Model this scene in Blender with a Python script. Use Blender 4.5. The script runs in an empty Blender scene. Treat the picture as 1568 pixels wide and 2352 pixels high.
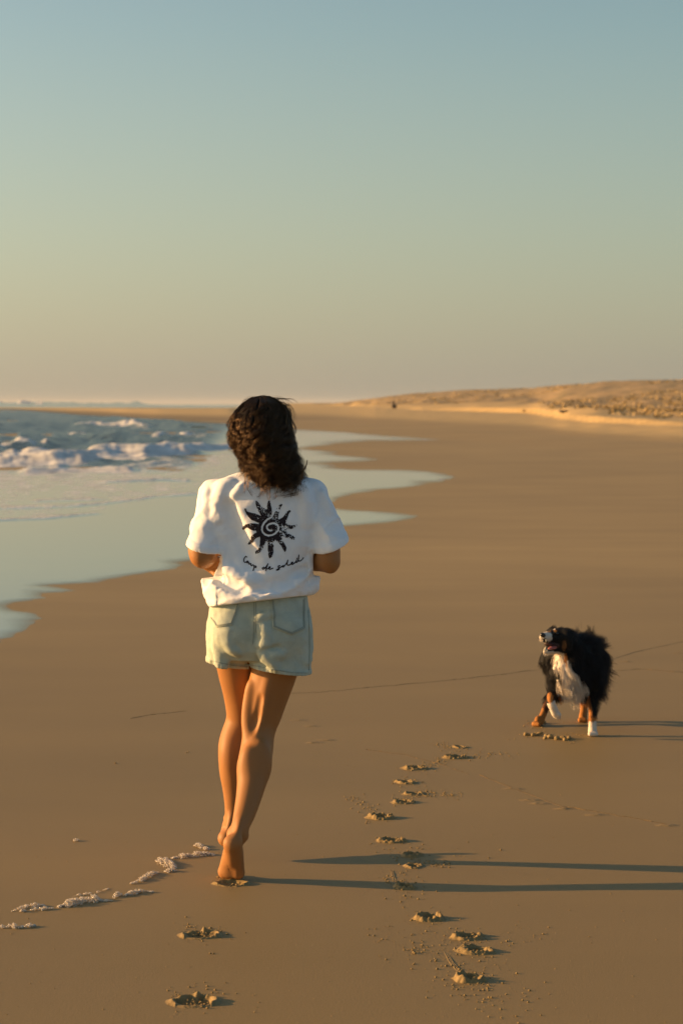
import bpy, math, random
import numpy as np
from mathutils import Vector, Matrix
from mathutils.bvhtree import BVHTree

random.seed(7)
RNG = np.random.default_rng(7)
SC = bpy.context.scene
COL = SC.collection

# ------------------------------------------------------------------ camera
H = 1.58            # lens height above the wet sand
F = 5031.0          # focal length in photo units (photo counted as 1568 x 2352)
U0, VH = 784.0, 928.0   # principal column, eye level row

def P(u, v, Y):
    """a point seen at photo position (u, v) standing Y metres away"""
    return np.array([(u - U0) / F * Y, Y, H - (v - VH) / F * Y])

def G(u, v, z=0.0):
    """the point of the level z under photo position (u, v)"""
    Y = (H - z) * F / (v - VH)
    return np.array([(u - U0) / F * Y, Y, z])

cam_d = bpy.data.cameras.new('camera')
cam = bpy.data.objects.new('camera', cam_d)
COL.objects.link(cam)
cam.location = (0, 0, H)
cam.rotation_euler = (math.radians(90), 0, 0)
cam_d.sensor_fit = 'VERTICAL'
cam_d.sensor_height = 36.0
cam_d.sensor_width = 24.0
cam_d.lens = F / 2352 * 36.0
cam_d.shift_y = -(1176 - VH) / 2352
cam_d.clip_start = 0.1
cam_d.clip_end = 20000
cam_d.dof.use_dof = True
cam_d.dof.focus_distance = 7.35
cam_d.dof.aperture_fstop = 6.3
SC.camera = cam

# ------------------------------------------------------------------ light
SUN_EL = math.radians(11.0)
SUN_AZ = math.atan2(-0.994, 0.105)      # measured from +Y towards +X
world = bpy.data.worlds.new('World')
SC.world = world
world.use_nodes = True
wn, wl = world.node_tree.nodes, world.node_tree.links
wn.clear()
sky = wn.new('ShaderNodeTexSky')
sky.sky_type = 'NISHITA'
sky.sun_disc = False
sky.sun_elevation = SUN_EL
sky.sun_rotation = SUN_AZ
sky.altitude = 0
sky.air_density = 1.0
sky.dust_density = 1.0
sky.ozone_density = 1.0
# evening haze: a pale warm veil low over the horizon, brighter and warmer towards the sun
tcw = wn.new('ShaderNodeTexCoord')
sep = wn.new('ShaderNodeSeparateXYZ'); wl.new(tcw.outputs['Generated'], sep.inputs[0])
dt = wn.new('ShaderNodeVectorMath'); dt.operation = 'DOT_PRODUCT'
wl.new(tcw.outputs['Generated'], dt.inputs[0])
dt.inputs[1].default_value = (math.sin(SUN_AZ), math.cos(SUN_AZ), 0)
def wramp(sock, lo, hi, stops):
    mr = wn.new('ShaderNodeMapRange'); mr.inputs[1].default_value = lo; mr.inputs[2].default_value = hi
    wl.new(sock, mr.inputs[0])
    r = wn.new('ShaderNodeValToRGB'); e = r.color_ramp.elements
    while len(e) < len(stops): e.new(.5)
    for el, (p, c) in zip(e, stops): el.position = (p - lo) / (hi - lo); el.color = (*c, 1)
    wl.new(mr.outputs[0], r.inputs[0]); return r.outputs[0]
glow = wramp(dt.outputs['Value'], -1, 1, [(-1, (.80, .88, .96)), (-.08, (.91, .95, .885)), (.30, (1.10, 1.07, .985)), (1, (1.25, 1.18, 1.03))])
vcol = wramp(dt.outputs['Value'], -1, 1, [(-1, (2.3, 2.2, 2.1)), (-.08, (2.52, 2.40, 2.20)), (.30, (3.12, 2.90, 2.50)), (1, (5.2, 4.2, 2.5))])
vfac = wramp(sep.outputs['Z'], 0, .3, [(0, (.62,) * 3), (.02, (.58,) * 3), (.075, (.32,) * 3), (.17, (0,) * 3)])
tint = wn.new('ShaderNodeMix'); tint.data_type = 'RGBA'; tint.blend_type = 'MULTIPLY'
tint.inputs[0].default_value = 1.0
veil = wn.new('ShaderNodeMix'); veil.data_type = 'RGBA'
bg = wn.new('ShaderNodeBackground')
bg.inputs['Strength'].default_value = 0.075
wo = wn.new('ShaderNodeOutputWorld')
wl.new(sky.outputs[0], tint.inputs[6]); wl.new(glow, tint.inputs[7])
wl.new(vfac, veil.inputs[0]); wl.new(tint.outputs[2], veil.inputs[6]); wl.new(vcol, veil.inputs[7])
wl.new(veil.outputs[2], bg.inputs['Color'])
wl.new(bg.outputs[0], wo.inputs['Surface'])

sun_d = bpy.data.lights.new('sun', 'SUN')
sun_d.energy = 5.0
sun_d.angle = math.radians(0.55)
sun_d.color = (1.0, 0.57, 0.24)
sun = bpy.data.objects.new('sun', sun_d)
COL.objects.link(sun)
SUN_DIR = Vector((math.sin(SUN_AZ) * math.cos(SUN_EL), math.cos(SUN_AZ) * math.cos(SUN_EL), math.sin(SUN_EL)))
sun.rotation_euler = SUN_DIR.to_track_quat('Z', 'Y').to_euler()
sun.location = SUN_DIR * 50

SC.view_settings.view_transform = 'Standard'
SC.view_settings.look = 'None'
SC.view_settings.exposure = 0.965
SC.view_settings.gamma = 1.0
SC.render.engine = 'CYCLES'
SC.cycles.use_denoising = True
SC.cycles.max_bounces = 8
SC.cycles.transparent_max_bounces = 16

# ------------------------------------------------------------------ helpers
def smooth01(a, b, x):
    t = np.clip((x - a) / (b - a), 0, 1)
    return t * t * (3 - 2 * t)

def _hash(i, j, k, s):
    n = (i * 374761393 + j * 668265263 + k * 2147483647 + s * 974711) & 0xFFFFFFFF
    n = ((n ^ (n >> 13)) * 1274126177) & 0xFFFFFFFF
    n = ((n ^ (n >> 16)) * 2246822519) & 0xFFFFFFFF
    return ((n ^ (n >> 15)) & 0xFFFFFF) / float(0xFFFFFF)

def vnoise(x, y, z=None, seed=0):
    """value noise in 0..1"""
    x = np.asarray(x, float); y = np.asarray(y, float)
    z = np.zeros_like(x) if z is None else np.asarray(z, float)
    xi, yi, zi = np.floor(x).astype(np.int64), np.floor(y).astype(np.int64), np.floor(z).astype(np.int64)
    fx, fy, fz = x - xi, y - yi, z - zi
    fx, fy, fz = fx * fx * (3 - 2 * fx), fy * fy * (3 - 2 * fy), fz * fz * (3 - 2 * fz)
    r = 0
    for dx in (0, 1):
        wx = fx if dx else 1 - fx
        for dy in (0, 1):
            wy = fy if dy else 1 - fy
            for dz in (0, 1):
                wz = fz if dz else 1 - fz
                r = r + wx * wy * wz * _hash(xi + dx, yi + dy, zi + dz, seed)
    return r

def fbm(x, y, z=None, seed=0, octaves=4, gain=0.5):
    r, a, t, f = 0, 1.0, 0, 1.0
    for o in range(octaves):
        r = r + a * vnoise(np.asarray(x) * f, np.asarray(y) * f, None if z is None else np.asarray(z) * f, seed + o * 17)
        t += a; a *= gain; f *= 2.03
    return r / t

def tag(o, label=None, cat=None, group=None, kind=None):
    if label: o['label'] = label
    if cat: o['category'] = cat
    if group: o['group'] = group
    if kind: o['kind'] = kind
    return o

def link(o, parent=None):
    COL.objects.link(o)
    if parent is not None:
        o.parent = parent
        o.matrix_parent_inverse = parent.matrix_world.inverted()
    return o

def empty(name, loc):
    o = bpy.data.objects.new(name, None)
    o.empty_display_size = 0.1
    o.location = Vector(loc)
    COL.objects.link(o)
    o.matrix_world = Matrix.Translation(Vector(loc))
    return o

def mesh_obj(name, verts, faces, mat, parent=None, smooth=True, attrs=None, mat_index=None):
    """verts in world space; one mesh object, parented keeping its place"""
    verts = np.asarray(verts, dtype=np.float32)
    me = bpy.data.meshes.new(name)
    f = np.asarray(faces, dtype=np.int32) if not isinstance(faces, list) else None
    if f is not None and f.ndim == 2:
        n = len(f); k = f.shape[1]
        me.vertices.add(len(verts)); me.vertices.foreach_set('co', verts.ravel())
        me.loops.add(n * k); me.loops.foreach_set('vertex_index', f.ravel())
        me.polygons.add(n)
        me.polygons.foreach_set('loop_start', np.arange(0, n * k, k, dtype=np.int32))
        me.update(calc_edges=True)
    else:
        me.from_pydata(verts.tolist(), [], faces)
    me.validate()
    if smooth:
        me.polygons.foreach_set('use_smooth', np.ones(len(me.polygons), bool))
    for m in (mat if isinstance(mat, (list, tuple)) else [mat]):
        me.materials.append(m)
    if mat_index is not None:
        me.polygons.foreach_set('material_index', np.asarray(mat_index, np.int32))
    for an, av in (attrs or {}).items():
        av = np.asarray(av, np.float32)
        if av.ndim == 1:
            a = me.attributes.new(an, 'FLOAT', 'POINT'); a.data.foreach_set('value', av)
        else:
            a = me.attributes.new(an, 'FLOAT_COLOR', 'POINT')
            a.data.foreach_set('color', np.concatenate([av, np.ones((len(av), 1), np.float32)], 1).ravel())
    me.update()
    o = bpy.data.objects.new(name, me)
    return link(o, parent)

def grid_faces(nr, nc):
    i = np.arange((nr - 1) * (nc - 1))
    r, c = i // (nc - 1), i % (nc - 1)
    a = r * nc + c
    return np.stack([a, a + 1, a + nc + 1, a + nc], 1)

class Mat:
    """small node-tree builder"""
    def __init__(self, name):
        self.m = bpy.data.materials.new(name)
        self.m.use_nodes = True
        self.n = self.m.node_tree.nodes; self.l = self.m.node_tree.links
        self.b = self.n['Principled BSDF']; self.out = self.n['Material Output']
    def node(self, t, **kw):
        n = self.n.new(t)
        for k, v in kw.items():
            setattr(n, k, v)
        return n
    def set(self, **kw):
        for k, v in kw.items():
            self.b.inputs[k.replace('_', ' ')].default_value = v
        return self
    def to(self, sock, inp):
        self.l.new(sock, self.b.inputs[inp])
    def coord(self, scale=(1, 1, 1), kind='Object'):
        tc = self.node('ShaderNodeTexCoord'); mp = self.node('ShaderNodeMapping')
        mp.inputs['Scale'].default_value = scale
        self.l.new(tc.outputs[kind], mp.inputs['Vector'])
        return mp.outputs[0]
    def noise(self, vec, scale, detail=4, rough=0.55):
        n = self.node('ShaderNodeTexNoise')
        n.inputs['Scale'].default_value = scale; n.inputs['Detail'].default_value = detail
        n.inputs['Roughness'].default_value = rough
        if vec is not None: self.l.new(vec, n.inputs['Vector'])
        return n.outputs['Fac']
    def ramp(self, fac, stops):
        r = self.node('ShaderNodeValToRGB')
        e = r.color_ramp.elements
        while len(e) < len(stops): e.new(0.5)
        for el, (p, c) in zip(e, stops):
            el.position = p; el.color = (*c, 1) if len(c) == 3 else c
        self.l.new(fac, r.inputs[0])
        return r.outputs[0]
    def mixc(self, fac, a, b, blend='MIX'):
        x = self.node('ShaderNodeMix', data_type='RGBA', blend_type=blend)
        for s, v in ((x.inputs[0], fac), (x.inputs[6], a), (x.inputs[7], b)):
            if hasattr(v, 'is_linked'): self.l.new(v, s)
            elif isinstance(v, (int, float)): s.default_value = v
            else: s.default_value = (*v, 1) if len(v) == 3 else v
        return x.outputs[2]
    def math(self, op, a, b=0.0, c=None, clamp=False):
        x = self.node('ShaderNodeMath', operation=op, use_clamp=clamp)
        for s, v in zip(x.inputs, (a, b, c)):
            if v is None: continue
            if hasattr(v, 'is_linked'): self.l.new(v, s)
            else: s.default_value = v
        return x.outputs[0]
    def attr(self, name):
        return self.node('ShaderNodeAttribute', attribute_name=name)
    def bump(self, height, strength=0.5, dist=0.01, normal=None):
        b = self.node('ShaderNodeBump')
        b.inputs['Strength'].default_value = strength; b.inputs['Distance'].default_value = dist
        self.l.new(height, b.inputs['Height'])
        if normal is not None: self.l.new(normal, b.inputs['Normal'])
        return b.outputs[0]

def seg_dist(px, py, poly, closed=False):
    """distance of points to a polyline"""
    d = np.full(np.shape(px), 1e9)
    pts = list(poly) + ([poly[0]] if closed else [])
    for (ax, ay), (bx, by) in zip(pts[:-1], pts[1:]):
        vx, vy = bx - ax, by - ay
        t = np.clip(((px - ax) * vx + (py - ay) * vy) / (vx * vx + vy * vy + 1e-12), 0, 1)
        d = np.minimum(d, np.hypot(px - ax - t * vx, py - ay - t * vy))
    return d

def inside(px, py, poly):
    c = np.zeros(np.shape(px), bool)
    n = len(poly)
    for i in range(n):
        ax, ay = poly[i]; bx, by = poly[(i + 1) % n]
        m = ((ay > py) != (by > py))
        xx = (bx - ax) * (py - ay) / (by - ay + 1e-12) + ax
        c ^= m & (px < xx)
    return c
# ------------------------------------------------------------------ the beach, its berm, scarps and dunes (one terrain)
KU = np.array([-400, 37, 104, 183, 287, 366, 531, 660, 779, 861, 969, 1103, 1223, 1300, 1377, 1459, 1568, 2000], float)
def row(vals): return np.array(vals, float)
V0 = row([938, 939, 945, 952.5, 958, 965.6, 973, 985, 994, 1000, 1008, 1020, 1032, 1040, 1047, 1053, 1060, 1085])
V1 = row([937.4, 938.4, 942.5, 947, 952, 957, 963, 966, 971, 975, 981, 990, 998, 1003, 1008, 1012, 1018, 1038])
V2 = row([936.5, 936.4, 936.4, 936.4, 937.4, 937.8, 938, 932, 935, 939, 943, 946, 950, 962, 971, 974, 979, 990])
Z2 = row([0.3, .35, .5, .7, .85, .9, .95, 1.15, 1.0, .9, .78, .72, .66, .56, .5, .5, .5, .5])
V3 = row([936.4, 936.3, 936.3, 936.3, 937.2, 937.5, 937.6, 929, 932, 935, 937.5, 936, 939, 954, 958, 962, 970.5, 978])
V4 = row([936.3, 936.2, 936.2, 936.2, 937.1, 937.4, 937.3, 927, 928.5, 928, 925, 920, 918, 934, 944, 948, 950, 952])
Y4 = row([1050, 820, 640, 560, 430, 370, 330, 360, 390, 390, 330, 290, 255, 185, 165, 158, 150, 140])
V5 = row([936.4, 936.4, 936.4, 936.4, 937.2, 937.5, 937.0, 926, 925, 915, 904, 895, 891, 884.5, 879, 875.5, 875, 872])
Y5 = row([1150, 900, 700, 620, 480, 400, 360, 400, 440, 440, 420, 380, 350, 315, 295, 280, 262, 240])
Y0 = H * F / (V0 - VH)
Y1 = (H - 0.10) * F / (V1 - VH)
Y2 = (H - Z2) * F / (V2 - VH)
Y1 = np.minimum(Y1, Y2 * 0.93); Y0 = np.minimum(Y0, Y1 * 0.93)
Y3 = Y2 + np.interp(KU, [861, 969, 1103], [34, 10, 2.2])
Y4 = np.maximum(Y4, Y3 * 1.06); Y5 = np.maximum(Y5, Y4 * 1.08)
zz = lambda v, Y: H - (v - VH) / F * Y
Z3, Z4, Z5 = zz(V3, Y3), zz(V4, Y4), zz(V5, Y5)
Z0 = np.zeros_like(Y0); Z1 = np.full_like(Y0, 0.10)
Y6, Z6 = Y5 * 1.12, Z5 - 1.0
Y7, Z7 = Y5 * 1.5, np.full_like(Y5, -3.0)
RY = np.stack([Y0, Y1, Y2, Y3, Y4, Y5, Y6, Y7])
RZ = np.stack([Z0, Z1, Z2, Z3, Z4, Z5, Z6, Z7])

def land_height(X, Y):
    """terrain height, plus dry (0 wet sand .. 1 dry), scarp and grass weights"""
    u = np.where(Y > 20, U0 + F * X / np.maximum(Y, 20), U0 + F * X / 20)
    uc = np.clip(u, -400, 2000) + 9 * (fbm(X * .15, Y * .05, seed=3) - .5) * (u > 700)
    ry = [np.interp(uc, KU, r) for r in RY]
    rz = [np.interp(uc, KU, r) for r in RZ]
    z = np.zeros_like(X)
    dry_pale = np.zeros_like(X); scarp = np.zeros_like(X); grass = np.zeros_like(X)
    for i in range(len(ry) - 1):
        t = (Y - ry[i]) / (ry[i + 1] - ry[i])
        m = (t >= 0) & (t < 1)
        s = t * t * (3 - 2 * t) if i in (0, 4, 5) else t
        z = np.where(m, rz[i] + (rz[i + 1] - rz[i]) * s, z)
    z = np.where(Y >= ry[-1], -3.0, z)
    dry_pale = smooth01(0.0, 1.0, (Y - ry[1]) / (ry[2] - ry[1]) * 2.2)
    dry0 = dry_pale
    dry_pale = np.maximum(dry_pale, .30 * smooth01(7, 26, Y) * (Y < 200) * (.5 + fbm(X * .35, Y * .22, seed=15)))  # flat sand also turns paler with distance, in patches
    scarp = ((Y >= ry[2] - .6) & (Y <= ry[3] + .6)).astype(float) * (u > 940)
    gr = smooth01(0, 1, (Y - ry[3]) / (ry[4] - ry[3]) - .25) * (u > 720)
    # hummocks of the dunes
    hum = (fbm(X * .11, Y * .045, seed=11) - .5) * 1.3 + (fbm(X * .33, Y * .13, seed=12) - .5) * .45
    side = smooth01(ry[3], ry[4], Y) * (u > 760)
    z = z + hum * side * (1 - .55 * smooth01(ry[4], ry[5], Y))
    # scarp face broken by small slumps
    z = z + (fbm(X * .9, Y * .4, seed=31) - .5) * .12 * dry0
    return z, dry_pale, scarp, gr * (0.25 + fbm(X * .16, Y * .06, seed=21))

# hollows pressed into the wet sand: (u, v, half width, half depth, depth, kind)
PRINTS = []
def q8(zx, zy): return (803.8 + zx * .32957, 1665 + zy * .32957)        # centre of a paw print, read off an enlargement
PAWS = [((840, 1775), 175, .015), ((880, 1575), 215, .011), ((820, 1480), 185, .011), ((550, 1350), 165, .012), ((375, 1130), 125, .011), ((440, 985), 105, .007), ((432, 908), 130, .009),
        ((292, 810), 165, .010), ((212, 648), 155, .014), ((370, 540), 130, .009), ((442, 482), 125, .009), ((385, 403), 115, .010), ((452, 305), 150, .011), ((738, 228), 150, .011), ((765, 156), 90, .007)]
for (zx_, zy_), wd_, hg_ in PAWS:
    u_, v_ = q8(zx_, zy_); a_ = wd_ * .32957 * H / (v_ - VH) / 2
    PRINTS.append((*G(u_, v_)[:2], a_ * .62, .026 + .05 * a_, hg_ * .85, 'paw'))
for u_, v_, a_, b_, d_ in ((447, 2301, .052, .045, .019), (461, 2148, .051, .040, .018), (529, 2031, .046, .034, .010)):
    PRINTS.append((*G(u_, v_)[:2], a_, b_, d_, 'foot'))
def pit_depth(X, Y):
    z = np.zeros(np.broadcast(X, Y).shape)
    for k, (cx, cy, a, b, d, kind) in enumerate(PRINTS):
        m_ = (np.abs(X - cx) < a * 2) & (np.abs(Y - cy) < b * 2.2)
        if not m_.any(): continue
        x, y = (X - cx)[m_], (Y - cy)[m_]
        w = (fbm(x * 32, y * 32, seed=600 + k, octaves=3) - .5) * .55
        q = np.hypot(x / a, y / b) + w
        h = -d * (1 - smooth01(.62, 1.02, q)) * (.75 + .5 * fbm(x * 60, y * 60, seed=640 + k))
        if kind == 'foot':
            for t, (ang_, r_, dp_) in enumerate(((150, .0125, .9), (112, .0085, .55), (84, .0095, .8), (52, .0080, .5))):
                an = math.radians(ang_ + 14 * math.sin(k * 3.1 + t))
                tx, ty = a * .90 * math.cos(an), b * .98 * math.sin(an)
                h = np.minimum(h, -d * dp_ * np.exp(-(np.hypot(x - tx, y - ty) / r_) ** 2))
        z[m_] += h
    return z
ys = np.unique(np.concatenate([np.linspace(-25, 0, 12), np.linspace(1, 40, 80), np.geomspace(41, 1700, 560), np.arange(5.66, 7.36, .0058), np.arange(7.36, 10.0, .016)]))
ss = np.unique(np.concatenate([np.sinh(np.linspace(-2.6, 2.6, 330)) / math.sinh(2.6) * 0.62, np.arange(-.024, .042, .00028)]))
YY, S_ = np.meshgrid(ys, ss, indexing='ij')
XX = S_ * (np.maximum(YY, 0) + 14)
ZZ, DRY_PALE, SCARP, GRASS = land_height(XX, YY)
nr_ = (YY > 5) & (YY < 11) & (np.abs(XX) < 2)
ZZ[nr_] += pit_depth(XX[nr_], YY[nr_])

sand = Mat('sand')
m = sand
co = m.coord()
grain = m.noise(co, 900, 2, 0.6)
fine = m.noise(co, 140, 4, 0.6)
blot = m.noise(m.coord((.35, .9, .5)), 1.0, 5, 0.55)
streak = m.noise(m.coord((.25, 2.2, 1)), 1.2, 4, 0.5)
wetc = m.ramp(blot, [(.3, (.205, .147, .056)), (.7, (.250, .177, .067))])
wetc = m.mixc(m.math('MULTIPLY', streak, .45), wetc, (.225, .158, .072))
wetc = m.mixc(m.math('MULTIPLY', m.math('SUBTRACT', grain, .35), .6, clamp=True), wetc, (.36, .26, .13))
dryc = m.ramp(blot, [(.3, (.45, .315, .125)), (.7, (.56, .40, .165))])
grassn = m.noise(m.coord((1.0, .35, 1)), .55, 6, 0.65)
grc = m.ramp(grassn, [(.30, (.15, .125, .055)), (.46, (.28, .205, .09)), (.58, (.36, .25, .115)), (.72, (.46, .33, .16))])
a_dry_pale, a_gr = m.attr('dry_pale').outputs['Fac'], m.attr('grass').outputs['Fac']
wetc = m.mixc(m.math('MULTIPLY', m.math('SUBTRACT', fine, .42), 1.5, clamp=True), wetc, (.30, .21, .10))
c = m.mixc(a_dry_pale, wetc, dryc)
c = m.mixc(m.math('MULTIPLY', a_gr, 1.6, clamp=True), c, grc)
m.to(c, 'Base Color')
m.set(Roughness=0.62, Specular_IOR_Level=0.2)
hgt = m.math('ADD', m.math('MULTIPLY', grain, .35), fine)
m.to(m.bump(hgt, 0.28, 0.0035), 'Normal')
SAND = sand.m
beach = mesh_obj('beach', np.stack([XX, YY, ZZ], -1).reshape(-1, 3), grid_faces(*XX.shape), SAND,
                 attrs={'dry_pale': DRY_PALE.ravel(), 'grass': np.clip(GRASS, 0, 1).ravel()})
tag(beach, kind='structure')
# ------------------------------------------------------------------ the sea and the thin film of the swash (one sheet)
# outline of the water on the sand; corners are given where they lie on the sand
FILM = [(-900, 1600), (-60, 1500), (0, 1478), (50, 1452), (78, 1436), (112, 1420), (85, 1409), (44, 1402), (34, 1394), (50, 1384), (110, 1374),
        (90, 1362), (140, 1362), (205, 1357), (150, 1350), (110, 1345), (200, 1340), (290, 1325), (380, 1309), (430, 1298), (400, 1292), (450, 1286),
        (520, 1275), (600, 1238), (700, 1216), (790, 1208), (880, 1200), (925, 1194), (972, 1185), (930, 1181), (850, 1172), (790, 1170),
        (745, 1166), (775, 1153), (790, 1140), (800, 1135), (850, 1129), (920, 1122), (960, 1115), (985, 1110), (960, 1108), (1010, 1106), (1046, 1095),
        (1010, 1089), (970, 1082), (900, 1079), (800, 1077), (760, 1074), (785, 1069), (740, 1066), (715, 1064), (790, 1060), (878, 1055),
        (830, 1049), (780, 1046), (745, 1042), (772, 1041), (730, 1034), (690, 1030), (720, 1024), (770, 1018), (850, 1013), (930, 1012), (1010, 1011),
        (960, 1006), (891, 1001), (800, 992), (730, 988), (660, 985), (531, 973), (366, 965.6), (287, 958), (183, 952.5), (104, 945), (37, 938.5),
        (-10, 936.5), (-60, 935), (-900, 934)]

vs = np.concatenate([[928.25, 928.6, 929, 929.5, 930, 930.6, 931.2, 931.8, 932.4, 933], np.arange(933.5, 1000, .5), np.arange(1000, 1120, .8), np.arange(1120, 1520, 1.6), np.linspace(1525, 1900, 20)])
us = np.concatenate([np.linspace(-6000, -900, 40)[:-1], np.linspace(-900, -60, 70)[:-1], np.arange(-60, 1100, 3.5)])
VV, UU = np.meshgrid(vs, us, indexing='ij')
WY = H * F / (VV - VH)
WX = (UU - U0) / F * WY
stU = UU + 46 * (fbm(UU * .004, VV * .16, seed=15, octaves=3) - .5) * (VV > 990)
stV = VV + 5 * (fbm(UU * .012, VV * .22, seed=16, octaves=3) - .5) * (VV > 990)
sd_e = seg_dist(stU * .42, stV * 2.2, [(a * .42, b * 2.2) for a, b in FILM], closed=True)   # rough edge distance on the sand
ins = inside(stU, stV, FILM)
far = VV < 936.6
sd = np.where(ins, sd_e, -sd_e)
wob = (fbm(WX * 1.1, WY * .25, seed=5) - .5) * 5
film = np.where(sd > -4.5, 1 - np.exp(-np.maximum(sd + 4.5 + wob * .4, 0) / (9.5 + 9 * smooth01(1260, 1440, VV))), 0)
film = np.where(far, 1.0, film)
def lane(line, half, soft=1.0):
    """weight of the points near a line in the water; half = half thickness in rows (may be a list)"""
    xs = [p[0] for p in line]; yv = [p[1] for p in line]
    c = np.interp(UU, xs, yv)
    h = np.interp(UU, xs, half) if not np.isscalar(half) else half
    ends = smooth01(xs[0] - 25, xs[0] + 10, UU) * (1 - smooth01(xs[-1] - 10, xs[-1] + 25, UU)) if xs[0] > -800 else (1 - smooth01(xs[-1] - 10, xs[-1] + 25, UU))
    return c, (VV - c) / h, ends
zed = np.zeros_like(UU); foam = np.zeros_like(UU)
mm_row = WY / F                                  # metres per row at that distance
n1 = fbm(UU * .022, VV * .05, seed=41); n2 = fbm(UU * .08, VV * .16, seed=42); n3 = fbm(UU * .3, VV * .5, seed=43)
def breaker(line, base, height, crest_foam=1.0, face_foam=1.0, back=1.0, seed=0, lump=.6, fade=None):
    """a wave: base line (rows), height in metres; steep towards the shore, long towards the sea"""
    global zed, foam
    c, q, e = lane(line, base)
    jag = (fbm(UU * .022, VV * 0, seed=seed, octaves=3) - .5)
    jag2 = (fbm(UU * .09, VV * .1, seed=seed + 1, octaves=3) - .5)
    q = q + jag * .5
    front = np.exp(-np.clip(q, 0, None) ** 2 * 2.2); rear = np.exp(-np.clip(-q, 0, None) ** 2 * (1.1 / back))
    prof = np.where(q > 0, front, rear) * e
    if fade is not None: height = height * np.interp(UU, [p[0] for p in line], fade)
    hgt = height * (1 + lump * 1.7 * jag + lump * .28 * jag2)
    rough = (fbm(WX * 1.7, WY * .6, seed=seed + 5) - .5) * .26 * height
    zed = zed + prof * (hgt + rough)
    fo = smooth01(-.9, -.1, q) * (1 - smooth01(.9, 1.9, q)) * e
    foam = np.maximum(foam, fo * (face_foam * smooth01(-.1, .4, q) + crest_foam * (1 - smooth01(-.1, .4, q))) * smooth01(-.34, .14, jag + jag2 * .6 + .38 * crest_foam))
# main breaker along the shore
breaker([(-900, 1068), (0, 1060), (121, 1057), (200, 1052), (275, 1044), (330, 1047), (458, 1033), (531, 1025), (640, 1010)],
        [13, 13, 12, 12, 12, 9, 7, 5, 3], .24, 1.25, 1.1, 1, 51, .38, [1, 1, 1, 1, .95, .8, .55, .35, 0])
breaker([(60, 1086), (103, 1083), (180, 1078), (271, 1080), (300, 1081)], 6, .07, 1, .9, 1, 53, .6)
breaker([(-900, 1046), (-40, 1040), (0, 1036), (70, 1034), (110, 1032)], 8, .20, .8, .3, 1.2, 55)
breaker([(40, 1026), (100, 1024), (200, 1016), (290, 1020), (330, 1024)], 8, .34, .35, .12, 1.2, 57)
breaker([(150, 1001), (235, 1000), (270, 1004), (320, 1008)], 4, .14, .7, .2, 1.2, 59)
breaker([(180, 982), (225, 980), (300, 981), (345, 986)], 4, .30, .9, .4, 1.2, 61)
breaker([(355, 1009), (375, 1006), (440, 1003), (480, 1006)], 4, .14, .9, .4, 1.2, 63)
breaker([(-900, 1000), (0, 990), (120, 984), (200, 990)], 7, .30, .1, .0, 1.2, 65)
breaker([(-900, 965), (0, 960), (90, 956), (200, 966), (330, 976), (420, 985)], 6, .35, .15, .0, 1.2, 67)
# surf out beyond the sand spit
for k, (v_, h_, u1) in enumerate([(935.2, 2.4, 150), (934.2, 2.6, 330), (933.0, 3.0, 90), (932.0, 3.4, 240), (934.7, 1.6, 430)]):
    c_ = v_ + 0 * UU
    q_ = (VV - c_) / .55 + (fbm(UU * .02, VV * 0, seed=80 + k) - .5) * 1.4
    e_ = 1 - smooth01(u1 - 60, u1 + 100, UU)
    lum = fbm(UU * .035, VV * 0, seed=90 + k)
    pr = np.where(q_ > 0, np.exp(-q_ ** 2 * 2.), np.exp(-q_ ** 2 * 1.0)) * e_
    zed += pr * h_ * (.25 + 1.2 * lum) * (far | (VV < 937))
    foam = np.maximum(foam, smooth01(.15, .5, pr) * smooth01(.45, .62, lum) * .95 * (VV < 937) * (1 - .75 * smooth01(70, 160, UU)))
# choppy open water
open_w = smooth01(1092, 1062, VV) * (1 - smooth01(470, 560, UU + (VV - 1000) * 1.2))
chop = (fbm(WX * .40, WY * .17, seed=71) - .5) * .55 + (fbm(WX * 1.3, WY * .5, seed=72) - .5) * .20
zed += chop * open_w * (VV > 937) * smooth01(0, 24, sd)
zed += (fbm(WX * .05, WY * .02, seed=73) - .5) * 1.0 * far
# spent foam between the breaker and the smooth film
wash_lo = np.interp(UU, [-900, 0, 104, 220, 366, 450, 640], [1215, 1196, 1191, 1182, 1146, 1137, 1122])
wash_hi = np.interp(UU, [-900, 0, 271, 330, 458, 531, 640], [1080, 1068, 1062, 1054, 1040, 1032, 1018])
wash = smooth01(0, 14, VV - wash_hi) * (1 - smooth01(-6, 2, VV - wash_lo)) * (1 - smooth01(470, 700, UU))
tot = np.clip((VV - wash_hi) / (wash_lo - wash_hi), 0, 1)
foam = np.maximum(foam, wash * (.15 + .40 * n1 + .30 * n2 - .12 * tot))
# the small bores at the front of the wash
for line, hh in (([(-900, 1210), (0, 1196), (104, 1192), (222, 1181)], .016), ([(-900, 1176), (0, 1169), (150, 1165), (240, 1158), (366, 1141), (450, 1136), (520, 1131)], .018),
                 ([(80, 1152), (140, 1150), (230, 1148)], .015), ([(240, 1108), (300, 1106), (370, 1103), (430, 1106)], .03)):
    c, q, e = lane(line, 1.7)
    jag = fbm(UU * .06, VV * 0, seed=int(line[1][1]))
    zed += np.where(q > 0, np.exp(-q ** 2 * 1.5), np.exp(-q ** 2 * .25)) * hh * e * (.5 + jag)
    foam = np.maximum(foam, np.exp(-(q + .4) ** 2) * e * (.45 + .7 * jag))
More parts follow.
